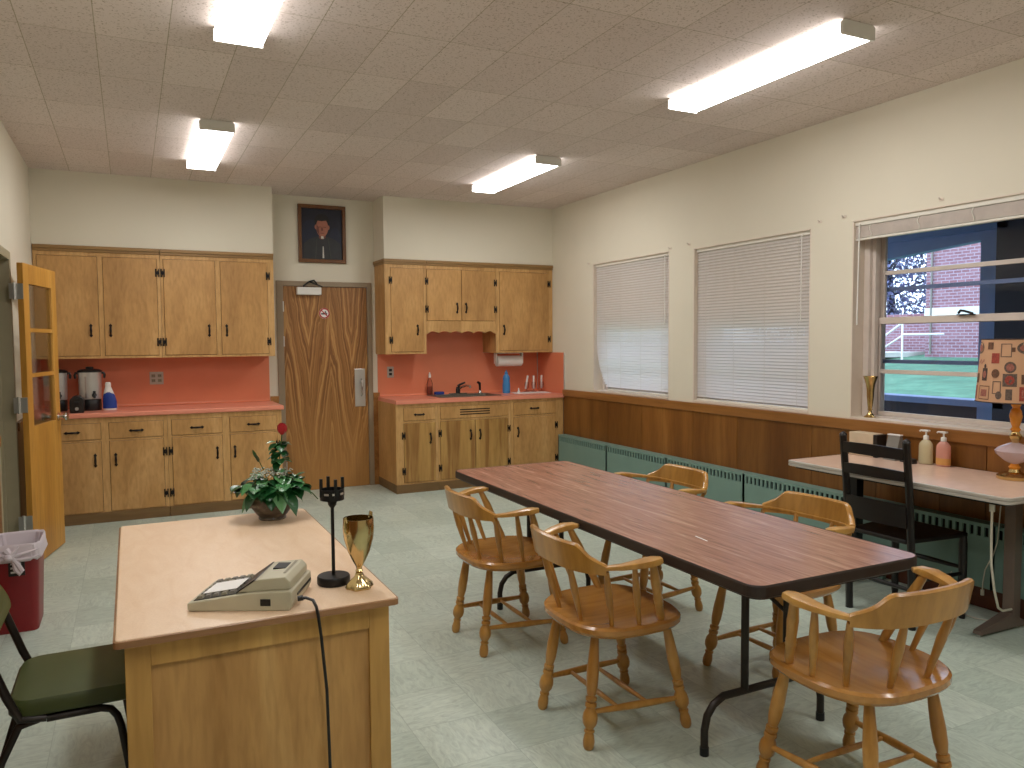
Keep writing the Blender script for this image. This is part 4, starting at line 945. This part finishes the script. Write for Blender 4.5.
# ---------------------------------------------------------------- green chair
gc = thing('vinyl_chair', 'dark green vinyl chair with metal legs drawn up to the tan desk', 'chair', (-.15, 2.755, 0))
m = MB(); out = rrect(-.20, .21, -.192, .190, .06, 5); rs = []
for f, z in ((.9, .395), (1, .405), (1, .435), (.95, .450), (.7, .456), (.3, .458)): rs.append([(.005+(x-.005)*f, y*f, z) for x, y in out])
m.rings(rs); m.build('seat', 'green_vinyl', gc, True)
m = MB(); rs = []
for f, o_ in ((.93, -.016), (1, -.008), (1, .008), (.93, .016)):
    rs.append([(-.225-(.18*(z/.36))-.02*(1-(y/.18)**2)+o_, y*f*1.04, .625+.12+(z-.12)*f) for y, z in rrect(-.18, .18, 0, .24, .05, 5)])
m.rings(rs); m.build('backrest', 'green_vinyl', gc, True)
for sy in (-1, 1):
    y = sy*.178
    m = MB(); m.tube([(-.10, y, .386), (.04, y, .386), (.066, y, .378), (.082, y, .355), (.092, y, .32), (.122, y, .10), (.132, y, .0)], .011, 10); m.build('leg', 'legmetal', gc, True)
    m = MB(); m.tube([(-.12, y, .388), (-.17, y, .375), (-.215, y, .28), (-.275, y, .08), (-.295, y, 0)], .011, 10); m.build('leg', 'legmetal', gc, True)
    m = MB(); m.tube([(-.10, y*1.04, .392), (-.165, y*1.06, .40), (-.195, y*1.06, .47), (-.245, y*1.06, .62), (-.33, y*1.06, .82)], .012, 10, ); m.build('back_upright', 'legmetal', gc, True)
m = MB(); m.box(-.15, .12, -.13, .13, .380, .397); m.build('seat_frame', 'legmetal', gc)

# ---------------------------------------------------------------- waste bin
wb = thing('waste_bin', 'red waste bin with white bag by the doorway', 'bin', (-.565, 4.755, 0))
def rr3(hx, hy, z, r=.035): return [(x, y, z) for x, y in rrect(-hx, hx, -hy, hy, r, 4)]
m = MB(); m.rings([rr3(.096, .135, 0), rr3(.098, .138, .008), rr3(.114, .158, .445), rr3(.117, .163, .452), rr3(.110, .155, .452), rr3(.092, .132, .02)]); m.build('bin_body', 'red', wb, True)
def bagring(hx, hy, z, am_, sd):
    r_ = random.Random(sd); P = rrect(-hx, hx, -hy, hy, .045, 8); q = []
    for k, (x, y) in enumerate(P):
        f = 1+am_*sin(k*2.1+sd)+am_*.7*r_.uniform(-1, 1); q.append((x*f, y*f, z+am_*.25*sin(k*1.3+sd*2)))
    return q
m = MB(); m.rings([bagring(.120, .168, .376, .02, 1), bagring(.125, .175, .386, .02, 2), bagring(.122, .171, .425, .015, 3), bagring(.121, .169, .453, .008, 4), bagring(.117, .163, .462, .006, 5), bagring(.108, .153, .452, .008, 6), bagring(.099, .143, .37, .03, 7), bagring(.09, .12, .25, .05, 8), bagring(.04, .05, .2, .05, 9)], True, False); bg = m.build('bin_bag', 'bag', wb, True)
m = MB(); m.tube([(-.03, -.17, .44), (0, -.178, .40), (.022, -.182, .365), (.04, -.184, .33), (.032, -.182, .315), (.012, -.182, .34), (.006, -.18, .375)], [.02, .014, .013, .012, .012, .012, .01], 8); m.build('bag_knot', 'bag', bg, True)
m = MB()
for q in ([(-.02, -.178, .402), (.03, -.182, .412), (.08, -.179, .425), (.115, -.16, .43)], [(-.02, -.178, .40), (.03, -.182, .388), (.085, -.18, .392), (.12, -.16, .40)], [(-.02, -.178, .402), (-.06, -.18, .42), (-.10, -.17, .44), (-.118, -.14, .45)], [(-.02, -.178, .40), (-.06, -.18, .39), (-.10, -.172, .385), (-.122, -.14, .38)], [(-.022, -.18, .405), (.01, -.179, .43), (.03, -.172, .455)]): m.tube(q, [.012, .009, .006, .002] if len(q) == 4 else [.012, .008, .003], 8)
m.lathe([(.0, -.022), (.018, -.012), (.022, 0), (.016, .014), (0, .02)], (-.018, -.182, .402), 12)
m.build('bag_gather', 'bag', bg, True)
m = MB(); m.box(-.022, .05, -.1575, -.1525, .30, .40, Matrix()); m.build('sticker', 'black', wb, label='black and white printed sticker')
m = MB()
for k in range(3): m.box(-.012, .018+.008*k, -.1592, -.1574, .315+.022*k, .324+.022*k)
m.build('sticker_mark', 'paper', wb)

# ---------------------------------------------------------------- grey desk by the window
ZD = .755
dk = thing('office_desk', 'pale laminate desk with metal edge standing against the window wainscot', 'desk', (3.815, 2.75, 0))
m = MB(); m.prism(rrect(-.31, .312, -.65, .65, .03, 5), (ZD-.026, ZD-.001)); m.build('desktop', 'desktop', dk)
m = MB(); o1 = rrect(-.318, .318, -.658, .658, .036, 5); i1 = rrect(-.31, .312, -.65, .65, .03, 5)
m.rings([[(x, y, z) for x, y in P] for P, z in ((i1, ZD), (o1, ZD-.003), (o1, ZD-.014), (rrect(-.312, .313, -.652, .652, .033, 5), ZD-.017), (o1, ZD-.020), (o1, ZD-.031), (i1, ZD-.034))], True, False); m.build('edge_trim', 'alu', dk)
m = MB(); m.prism(rrect(-.29, .28, -.62, .62, .02, 3), (ZD-.045, ZD-.027)); m.build('underframe', 'legmetal', dk)
for yy, mt in ((-.395, 'deskleg'), (.55, 'blackmetal')):
    m = MB(); m.box(.13, .19, yy-.028, yy+.028, .05, ZD-.045); m.box(-.12, .26, yy-.02, yy+.02, ZD-.075, ZD-.045)
    m.hexa([(-.115, yy-.022, .012), (.28, yy-.03, .012), (.28, yy+.03, .012), (-.115, yy+.022, .012), (-.115, yy-.016, .035), (.13, yy-.028, .085), (.13, yy+.028, .085), (-.115, yy+.016, .035)])
    lg = m.build('leg', mt, dk, bevel=.003)
    for x in (-.10, .26):
        m = MB(); m.cyl((x, yy, 0), (x, yy, .013), .013, 12); m.build('glide', 'chrome', lg, True)
m = MB(); m.cyl((-.235, -.53, ZD-.05), (-.235, -.53, ZD-.09), .012); m.tube([(-.235, -.53, ZD-.06), (-.236, -.53, .56), (-.232, -.53, .42), (-.20, -.53, .28), (-.12, -.5, .18), (.0, -.45, .13), (.12, -.42, .11)], .0055, 8); m.build('hanging_cord', 'cord', dk, True, label='thick pale cord hanging from the desk')
m = MB(); m.tube([(.236, -.34, ZD-.05), (.235, -.36, .5), (.233, -.33, .34), (.23, -.34, .22), (.22, -.33, .13)], .0035, 6); m.tube([(.22, -.33, .13), (.22, -.33, .10)], .009, 8)
tag(m.build('lamp_cord', 'cord', None, True, loc=(3.815, 2.75, 0)), 'thin white cord with plug hanging close behind the grey desk leg', 'cord')
m = MB(); m.tube([(.235, -.27, .40), (.235, -.25, .33), (.234, -.21, .24), (.233, -.20, .17), (.232, -.20, .13)], .0035, 6); m.tube([(.232, -.20, .13), (.232, -.20, .10)], .009, 8); m.tube([(.235, -.27, .40), (.235, -.28, .55), (.236, -.29, .70)], .0035, 6)
tag(m.build('extension_cord', 'cord', None, True, loc=(3.815, 2.75, 0)), 'white cord with hanging plug in front of the radiator, further from the desk leg', 'cord')
m = MB(); m.tube([(.18, -.06, .20), (.14, -.06, .14), (.1, -.10, .06), (.10, -.16, .015), (.12, -.24, .006), (.16, -.33, .006), (.2, -.42, .006)], .003, 6)
tag(m.build('floor_cord', 'cord', None, True, loc=(3.815, 2.75, 0)), 'thin white cord drooping onto the floor near the baseboard', 'cord')

def pump(x, y, mat, lower, label):
    o = thing('pump_bottle', label, 'bottle', (x, y, ZD+.0005), 0, 'pump bottles on the pale desk')
    m = MB(); m.rings([[(rx*cos(2*pi*k/20), ry*sin(2*pi*k/20), z) for k in range(20)] for rx, ry, z in ((.026, .038, 0), (.029, .041, .006), (.029, .041, .10), (.027, .038, .115), (.018, .024, .132), (.012, .013, .14))]); m.build('body', mat, o, True)
    m = MB(); m.rings([[(rx*cos(2*pi*k/20), ry*sin(2*pi*k/20), z) for k in range(20)] for rx, ry, z in ((.0295, .0415, .008), (.0295, .0415, .045))], True, False); m.build('liquid_level', lower, o, True)
    m = MB(); m.lathe([(.015, .139), (.015, .158), (.012, .162), (.005, .164), (.005, .185)], (0, 0, 0), 16); pc = m.build('collar', 'white', o, True)
    m = MB(); m.box(-.012, .012, -.018, .020, .184, .194); m.tube([(0, .018, .19), (0, .034, .189), (0, .041, .183)], .005); m.build('pump_head', 'white', o, bevel=.003)
pump(4.075, 2.915, 'lotion', 'lotion', 'pump bottle of pale lotion on the desk, beside the pink one')
pump(4.085, 2.815, 'pinksoap', 'yellowsoap', 'pump bottle of pink soap on the desk, nearer the lamp')
bx = thing('storage_box', 'cream box with dark end standing on the desk behind the black chair', 'box', (4.06, 3.30, ZD+.0005))
m = MB(); m.box(-.045, .045, -.08, .095, 0, .140); m.build('box_body', 'boxcard', bx, bevel=.004)
m = MB(); m.box(-.046, .046, -.105, -.08, 0, .137); m.build('dark_end', 'legmetal', bx, bevel=.003)
fr = thing('desk_calendar', 'small grey tent-shaped desk stand with white top edge beside the cream box', 'desk stand', (4.06, 3.105, ZD+.0005))
m = MB(); m.prism([(-.05, 0), (.05, 0), (.01, .145), (-.006, .145)], (-.04, .04), Matrix.Rotation(R(90), 4, 'X')); m.build('stand', 'grey', fr)
m = MB(); m.box(-.012, .014, -.043, .043, .143, .150); m.build('top_edge', 'paper', fr)
ms = thing('stapler', 'small black and silver stapler on the desk beside the pale pump bottle', 'stapler', (4.02, 2.985, ZD+.0005), R(80))
m = MB(); m.box(-.05, .05, -.016, .016, 0, .008); m.build('base', 'black', ms, bevel=.002)
m = MB(); m.box(-.05, .045, -.011, .011, .012, .018); m.build('magazine', 'chrome', ms)
m = MB(); m.hexa([(-.052, -.014, .008), (.048, -.013, .02), (.048, .013, .02), (-.052, .014, .008), (-.052, -.012, .026), (.046, -.011, .034), (.046, .011, .034), (-.052, .012, .026)]); m.build('arm', 'black', ms, bevel=.002)

# lamp
lm = thing('table_lamp', 'table lamp with stamp-patterned shade and glass font on the desk', 'lamp', (4.02, 2.385, ZD+.0005))
m = MB(); m.lathe([(.078, 0), (.08, .004), (.08, .016), (.06, .028), (.03, .036), (.024, .05)], (0, 0, 0), 28); m.build('base', 'brass', lm, True)
m = MB(); m.lathe([(.022, .05), (.028, .06), (.02, .07), (.016, .078)], (0, 0, 0), 20); m.build('neck', 'amber', lm, True)
m = MB(); rs = []
for r, z in ((.02, .078), (.05, .095), (.082, .125), (.088, .142), (.07, .162), (.03, .18), (.016, .185)): rs.append([(r*(1+.03*cos(12*2*pi*k/48))*cos(2*pi*k/48), r*(1+.03*cos(12*2*pi*k/48))*sin(2*pi*k/48), z) for k in range(48)])
m.rings(rs); m.build('glass_font', 'glass_pink', lm, True)
m = MB(); m.lathe([(.014, .184), (.026, .205), (.03, .22), (.02, .232), (.018, .24)], (0, 0, 0), 20); m.build('burner', 'brass', lm, True)
m = MB(); m.lathe([(.016, .24), (.024, .252), (.016, .265), (.024, .29), (.03, .32), (.024, .35), (.016, .362), (.022, .374), (.022, .386), (.012, .40)], (0, 0, 0), 20); m.build('stem', 'amber', lm, True)
m = MB(); m.cyl((0, 0, .395), (0, 0, .50), .010); m.build('socket', 'brass', lm, True)
RB, RT, ZB, ZT2 = .180, .158, .395, .71
N = 64; m = MB(); rs = []
for r, z in ((RB, ZB), (RT, ZT2), (RT-.003, ZT2), (RB-.003, ZB)): rs.append([(r*cos(2*pi*k/N), r*sin(2*pi*k/N), z) for k in range(N)])
rs.append(rs[0]); m.rings(rs, True, False); sh = m.build('lamp_shade', 'shade', lm, True)
m = MB()
for r, z in ((RB+.001, ZB), (RT+.001, ZT2)): m.tube([(r*cos(2*pi*k/48), r*sin(2*pi*k/48), z) for k in range(49)], .0028, 6)
m.build('shade_rim', 'ink_dark', sh, True)
m = MB()
for t in (0, 120, 240): m.cyl((0, 0, .50), ((RT-.002)*cos(R(t)), (RT-.002)*sin(R(t)), ZT2-.01), .002, 6)
m.build('shade_spider', 'brass', sh)
def onshade(u, v, e=.0012):        # u = arc metres at mid radius, v = height fraction
    a = u/.169; r = RB+(RT-RB)*v+e; return (r*cos(a), r*sin(a), ZB+(ZT2-ZB)*v)
m = MB(); mats = ['ink_grey', 'ink_red', 'ink_brown', 'ink_pink', 'ink_dark']
def patch(mi, u0, u1, v0, v1, e=.0012):
    m.mi = mi; n = 4
    for k in range(n):
        a, b = u0+(u1-u0)*k/n, u0+(u1-u0)*(k+1)/n; m.quad(onshade(a, v0, e), onshade(b, v0, e), onshade(b, v1, e), onshade(a, v1, e))
def framep(mi, u0, u1, v0, v1, t=.004):
    tv = t/(ZT2-ZB)
    for q in ((u0, u1, v0, v0+tv), (u0, u1, v1-tv, v1), (u0, u0+t, v0, v1), (u1-t, u1, v0, v1)): patch(mi, *q)
def disc(mi, u, v, a, b, e=.0012):
    m.mi = mi; P = [m.bm.verts.new(onshade(u+a*cos(2*pi*k/20), v+b*sin(2*pi*k/20)/(ZT2-ZB), e)) for k in range(20)]; m._f(P)
def clutter(u0, sd):
    q = random.Random(sd)
    # nine stamps per 0.28 m sector, arranged like a collage of postmarks
    framep(0, u0+.00, u0+.05, .72, .93); patch(2, u0+.05, u0+.065, .80, .87); disc(0, u0+.115, .86, .044, .03); disc(3, u0+.115, .86, .032, .018, .0016)
    disc(0, u0+.045, .56, .026, .028); disc(3, u0+.045, .56, .017, .018, .0016)
    patch(0, u0+.015, u0+.075, .26, .46); disc(1, u0+.045, .36, .02, .022, .0016); patch(2, u0+.092, u0+.135, .30, .45); disc(0, u0+.113, .375, .012, .014, .0016)
    patch(0, u0+.03, u0+.057, .05, .22); patch(1, u0+.085, u0+.124, .04, .26); patch(3, u0+.094, u0+.115, .09, .21, .0016); patch(1, u0+.1, u0+.109, .12, .18, .002)
    framep(2, u0+.15, u0+.22, .04, .26); patch(3, u0+.165, u0+.205, .09, .2); patch(4, u0+.165, u0+.2, .34, .54); disc(3, u0+.182, .44, .012, .018, .0016); disc(4, u0+.182, .57, .008, .012)
    disc(2, u0+.245, .46, .02, .022); patch(1, u0+.22, u0+.26, .62, .78); framep(0, u0+.235, u0+.275, .14, .34); patch(2, u0+.19, u0+.225, .84, .95); disc(0, u0+.0, .12, .014, .02)
    for k in range(6): patch(3, u0+.12+.009*k, u0+.126+.009*k, .60+.02*(k % 3), .64+.02*(k % 3))
L0 = .169*2*pi
for k in range(4): clutter(-.169*pi*.97+k*L0/4, k)
m.build('stamp_print', mats, sh)

# vase on the sill
bv = thing('bud_vase', 'brass flared vase on the window sill beside the clear window', 'vase', (4.222, 3.412, .973))
m = MB(); m.lathe([(.036, 0), (.037, .004), (.025, .012), (.012, .03), (.010, .045), (.016, .08), (.021, .13), (.022, .17), (.027, .21), (.042, .258), (.044, .262), (.040, .256), (.025, .21), (.02, .17), (.018, .1), (.0, .06)], (0, 0, 0), 28, cap=False); m.build('body', 'brass', bv, True)
m = MB(); m.lathe([(.013, .046), (.017, .05), (.013, .054)], (0, 0, 0), 20); m.build('collar', 'brass', bv, True)

# black ladder-back chair
bc = thing('ladder_back_chair', 'black ladder-back wooden chair pushed under the pale desk', 'chair', (3.683, 2.755, 0))
hy = .190
for sy in (-1, 1):
    m = MB(); y = sy*hy
    m.tube([(-.175, y, 0), (-.185, y, .25), (-.195, y, .45), (-.215, y, .70), (-.245, y, .955)], .019, 8); m.turned((-.243, y, .945), (-.247, y, .975), [(0, .014), (.4, .021), (.7, .017), (1, .004)], 12); m.build('leg', 'blackwood', bc, True)
    m = MB(); m.turned((.205, sy*.20, 0), (.20, sy*.20, .44), [(0, .015), (.1, .019), (.9, .021), (1, .017)], 12); m.build('leg', 'blackwood', bc, True)
    for z in (.14, .24):
        m = MB(); m.turned((-.18, sy*hy, z+.01), (.203, sy*.2, z), [(0, .009), (.5, .013), (1, .009)], 10); m.build('side_rung', 'blackwood', bc, True)
def slat(z0, z1, dep=.018):
    m = MB(); rs = []; n = 12
    for k in range(n+1):
        u = -1+2*k/n; y = u*(hy-.008); zc = (z0+z1)/2; x = -.195-.045*(zc-.45)/.5-.012-dep*(1-u*u)*.8
        b_ = .006*(1-u*u)
        rs.append([(x-.007, y, z0), (x+.007, y, z0), (x+.005, y, z1+b_), (x-.009, y, z1+b_)])
    m.rings(rs); m.build('back_slat', 'blackwood', bc, True)
slat(.868, .922); slat(.757, .808); slat(.52, .632)
m = MB(); o_ = [(-.205, .17), (-.205, -.17), (.22, -.215), (.22, .215)]; m.prism(o_, (.432, .458)); m.build('seat', 'blackwood', bc, bevel=.008)
for z in (.18, .27):
    m = MB(); m.turned((.203, -.2, z), (.203, .2, z), [(0, .009), (.5, .014), (1, .009)], 10); m.build('front_rung', 'blackwood', bc, True)
m = MB(); m.turned((-.181, -hy, .2), (-.181, hy, .2), [(0, .009), (.5, .013), (1, .009)], 10); m.build('rear_rung', 'blackwood', bc, True)

# ---------------------------------------------------------------- outdoors
m = MB(); m.quad((6.6, -30, -.25), (24, -30, 1.06), (24, 60, 1.06), (6.6, 60, -.25)); m.quad((24, -30, 1.06), (70, -30, 1.2), (70, 60, 1.2), (24, 60, 1.06)); m.quad((4.5, -30, -.25), (6.6, -30, -.25), (6.6, 60, -.25), (4.5, 60, -.25))
struct(m.build('lawn', 'lawn'), 'green lawn rising outside the clear window', 'lawn')
br = thing('brick_building', 'red brick building with white stone band beyond the lawn', 'building', (22, 15.85, 1.0), 0, None, 'structure')
m = MB(); m.box(0, 14, -40, 0, -.3, 7.5); m.build('brick_wall', 'brick', br)
m = MB(); m.box(-.06, 0, -40, .0, 1.12, 1.40); m.build('stone_band', 'band', br)
m = MB(); m.box(-.3, 14.3, -40, .3, 7.5, 7.8); m.build('roof', 'band', br)
m = MB(); m.cyl((-.06, -.22, 0), (-.06, -.22, 7.4), .03, 10); m.build('downpipe', 'grey', br, True)
m = MB(); m.box(23.5, 24, 15.9, 22, .9, 2.3); struct(m.build('wall_annex', 'brick'), 'low brick wall behind the white stair rail outside', 'wall')
rl = thing('stair_railing', 'white pipe stair railing beside the brick building outside', 'railing', (20.5, 15.6, .95), 0)
for y, z in ((-.1, 1.0), (.75, .45)):
    m = MB(); m.cyl((0, y, -.15), (0, y, z), .03, 8); m.build('post', 'white', rl, True)
for dz in (0, -.42):
    m = MB(); m.tube([(0, -1.4, 1.0+dz*.9-(.35 if not dz else .0)), (0, -.1, 1.0+dz-(.35 if not dz else 0))], .026, 8) if not dz else m.tube([(0, -.1, .62), (0, .75, .12)], .026, 8)
    m.build('rail', 'white', rl, True)
m = MB(); m.tube([(0, -.1, 1.0), (0, .75, .45)], .03, 8); m.build('rail', 'white', rl, True)
m = MB(); m.box(19.6, 23, 16.4, 20, .9, 1.05); struct(m.build('steps', 'band'), 'pale steps beside the railing outside', 'steps')
def tree(x, y, z, h, w, label, sd):
    t = thing('tree', label, 'tree', (x, y, z), 0, 'trees beyond the lawn'); q = random.Random(sd)
    m = MB(); m.tube([(0, 0, -.3), (.1, 0, h*.25), (.0, .1, h*.55), (.1, .1, h*.85)], [.2, .16, .1, .03], 8)
    for k in range(9):
        a = q.uniform(0, 6.28); z0_ = h*q.uniform(.1, .6); r_ = w*q.uniform(.5, .95); m.tube([(0, 0, z0_), (r_*.5*cos(a), r_*.5*sin(a), z0_+.5), (r_*cos(a), r_*sin(a), z0_+.75)], [.06, .04, .01], 6)
    m.build('trunk', 'bark', t, True)
    m = MB()
    for k in range(9000):
        a = q.uniform(0, 6.28); zz = h*q.uniform(.02, 1.); r_ = w*math.sqrt(max(.05, 1-((zz/h-.45)/.6)**2))*q.random()**.45
        c_ = Vector((r_*cos(a), r_*sin(a), zz)); s1 = Vector((q.gauss(0, 1), q.gauss(0, 1), q.gauss(0, 1))).normalized(); s2 = s1.cross(Vector((q.gauss(0, 1), q.gauss(0, 1), q.gauss(0, 1)))).normalized()
        L = q.uniform(.06, .12); m.quad(c_-s1*L, c_+s2*L*.5, c_+s1*L, c_-s2*L*.5)
    lf = m.build('foliage', 'treeleaf', t); lf['kind'] = 'stuff'
tree(26.5, 20.6, .9, 6.5, 2.4, 'leafy tree just past the corner of the brick building', 3)
tree(30, 28.5, 1.0, 8, 3.2, 'leafy tree further from the brick building', 5)
# porch
pc = thing('porch', 'dark blue-painted covered porch outside the clear window', 'porch', (0, 0, 0), 0, None, 'structure')
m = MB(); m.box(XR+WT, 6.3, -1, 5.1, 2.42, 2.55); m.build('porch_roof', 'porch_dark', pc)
m = MB(); m.hexa([(5.95, 3.6, 2.25), (6.05, 3.6, 2.25), (6.05, 5.1, 2.13), (5.95, 5.1, 2.13), (5.95, 3.6, 2.42), (6.05, 3.6, 2.42), (6.05, 5.1, 2.42), (5.95, 5.1, 2.42)]); m.box(5.9, 5.95, 3.6, 5.1, 2.30, 2.42); m.build('porch_header', 'porch', pc)
m = MB(); m.box(5.94, 6.08, 3.68, 3.825, -.25, 2.42); m.build('porch_post', 'porch', pc)
m = MB(); m.box(5.94, 6.08, 4.98, 5.1, -.25, 2.42); m.build('porch_post', 'porch', pc)
m = MB(); m.box(5.9, 6.1, 3.6, 5.1, .935, .985); m.build('porch_rail', 'porch', pc)
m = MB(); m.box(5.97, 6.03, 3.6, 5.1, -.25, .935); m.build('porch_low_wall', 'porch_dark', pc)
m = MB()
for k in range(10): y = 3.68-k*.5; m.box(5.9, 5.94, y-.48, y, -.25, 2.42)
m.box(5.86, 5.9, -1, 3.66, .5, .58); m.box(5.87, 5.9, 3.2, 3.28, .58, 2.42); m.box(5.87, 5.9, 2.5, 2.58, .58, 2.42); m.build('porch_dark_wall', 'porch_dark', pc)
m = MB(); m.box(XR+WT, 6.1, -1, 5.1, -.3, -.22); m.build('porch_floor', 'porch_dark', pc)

# ---------------------------------------------------------------- daylight, camera, colour
w = bpy.data.worlds.new('overcast_sky'); SC.world = w; w.use_nodes = True
bg = w.node_tree.nodes['Background']; bg.inputs[0].default_value = (.60, .76, 1.0, 1); bg.inputs[1].default_value = 4.0

yaw, pitch, roll, F, CH = .4572, .0546, -.0073, 775.11, 1.4711
fw = Vector((sin(yaw)*cos(pitch), cos(yaw)*cos(pitch), -sin(pitch))); rt = Vector((cos(yaw), -sin(yaw), 0)); up = rt.cross(fw)
r2 = rt*cos(roll)+up*sin(roll); u2 = up*cos(roll)-rt*sin(roll)
cam = bpy.data.cameras.new('camera'); co = bpy.data.objects.new('camera', cam); COL.objects.link(co)
mt = Matrix((r2, u2, -fw)).transposed().to_4x4(); mt.translation = (0, 0, CH); co.matrix_world = mt
cam.sensor_width = 36; cam.lens = F/1024*36; cam.clip_start = .05; cam.clip_end = 200
SC.camera = co
vs = SC.view_settings; vs.view_transform = 'Standard'; vs.look = 'None'; vs.gamma = 1; vs.exposure = .08; vs.use_curve_mapping = False
SC.cycles.use_denoising = True; SC.cycles.max_bounces = 8; SC.cycles.diffuse_bounces = 5; SC.cycles.transparent_max_bounces = 12; SC.cycles.sample_clamp_indirect = 6
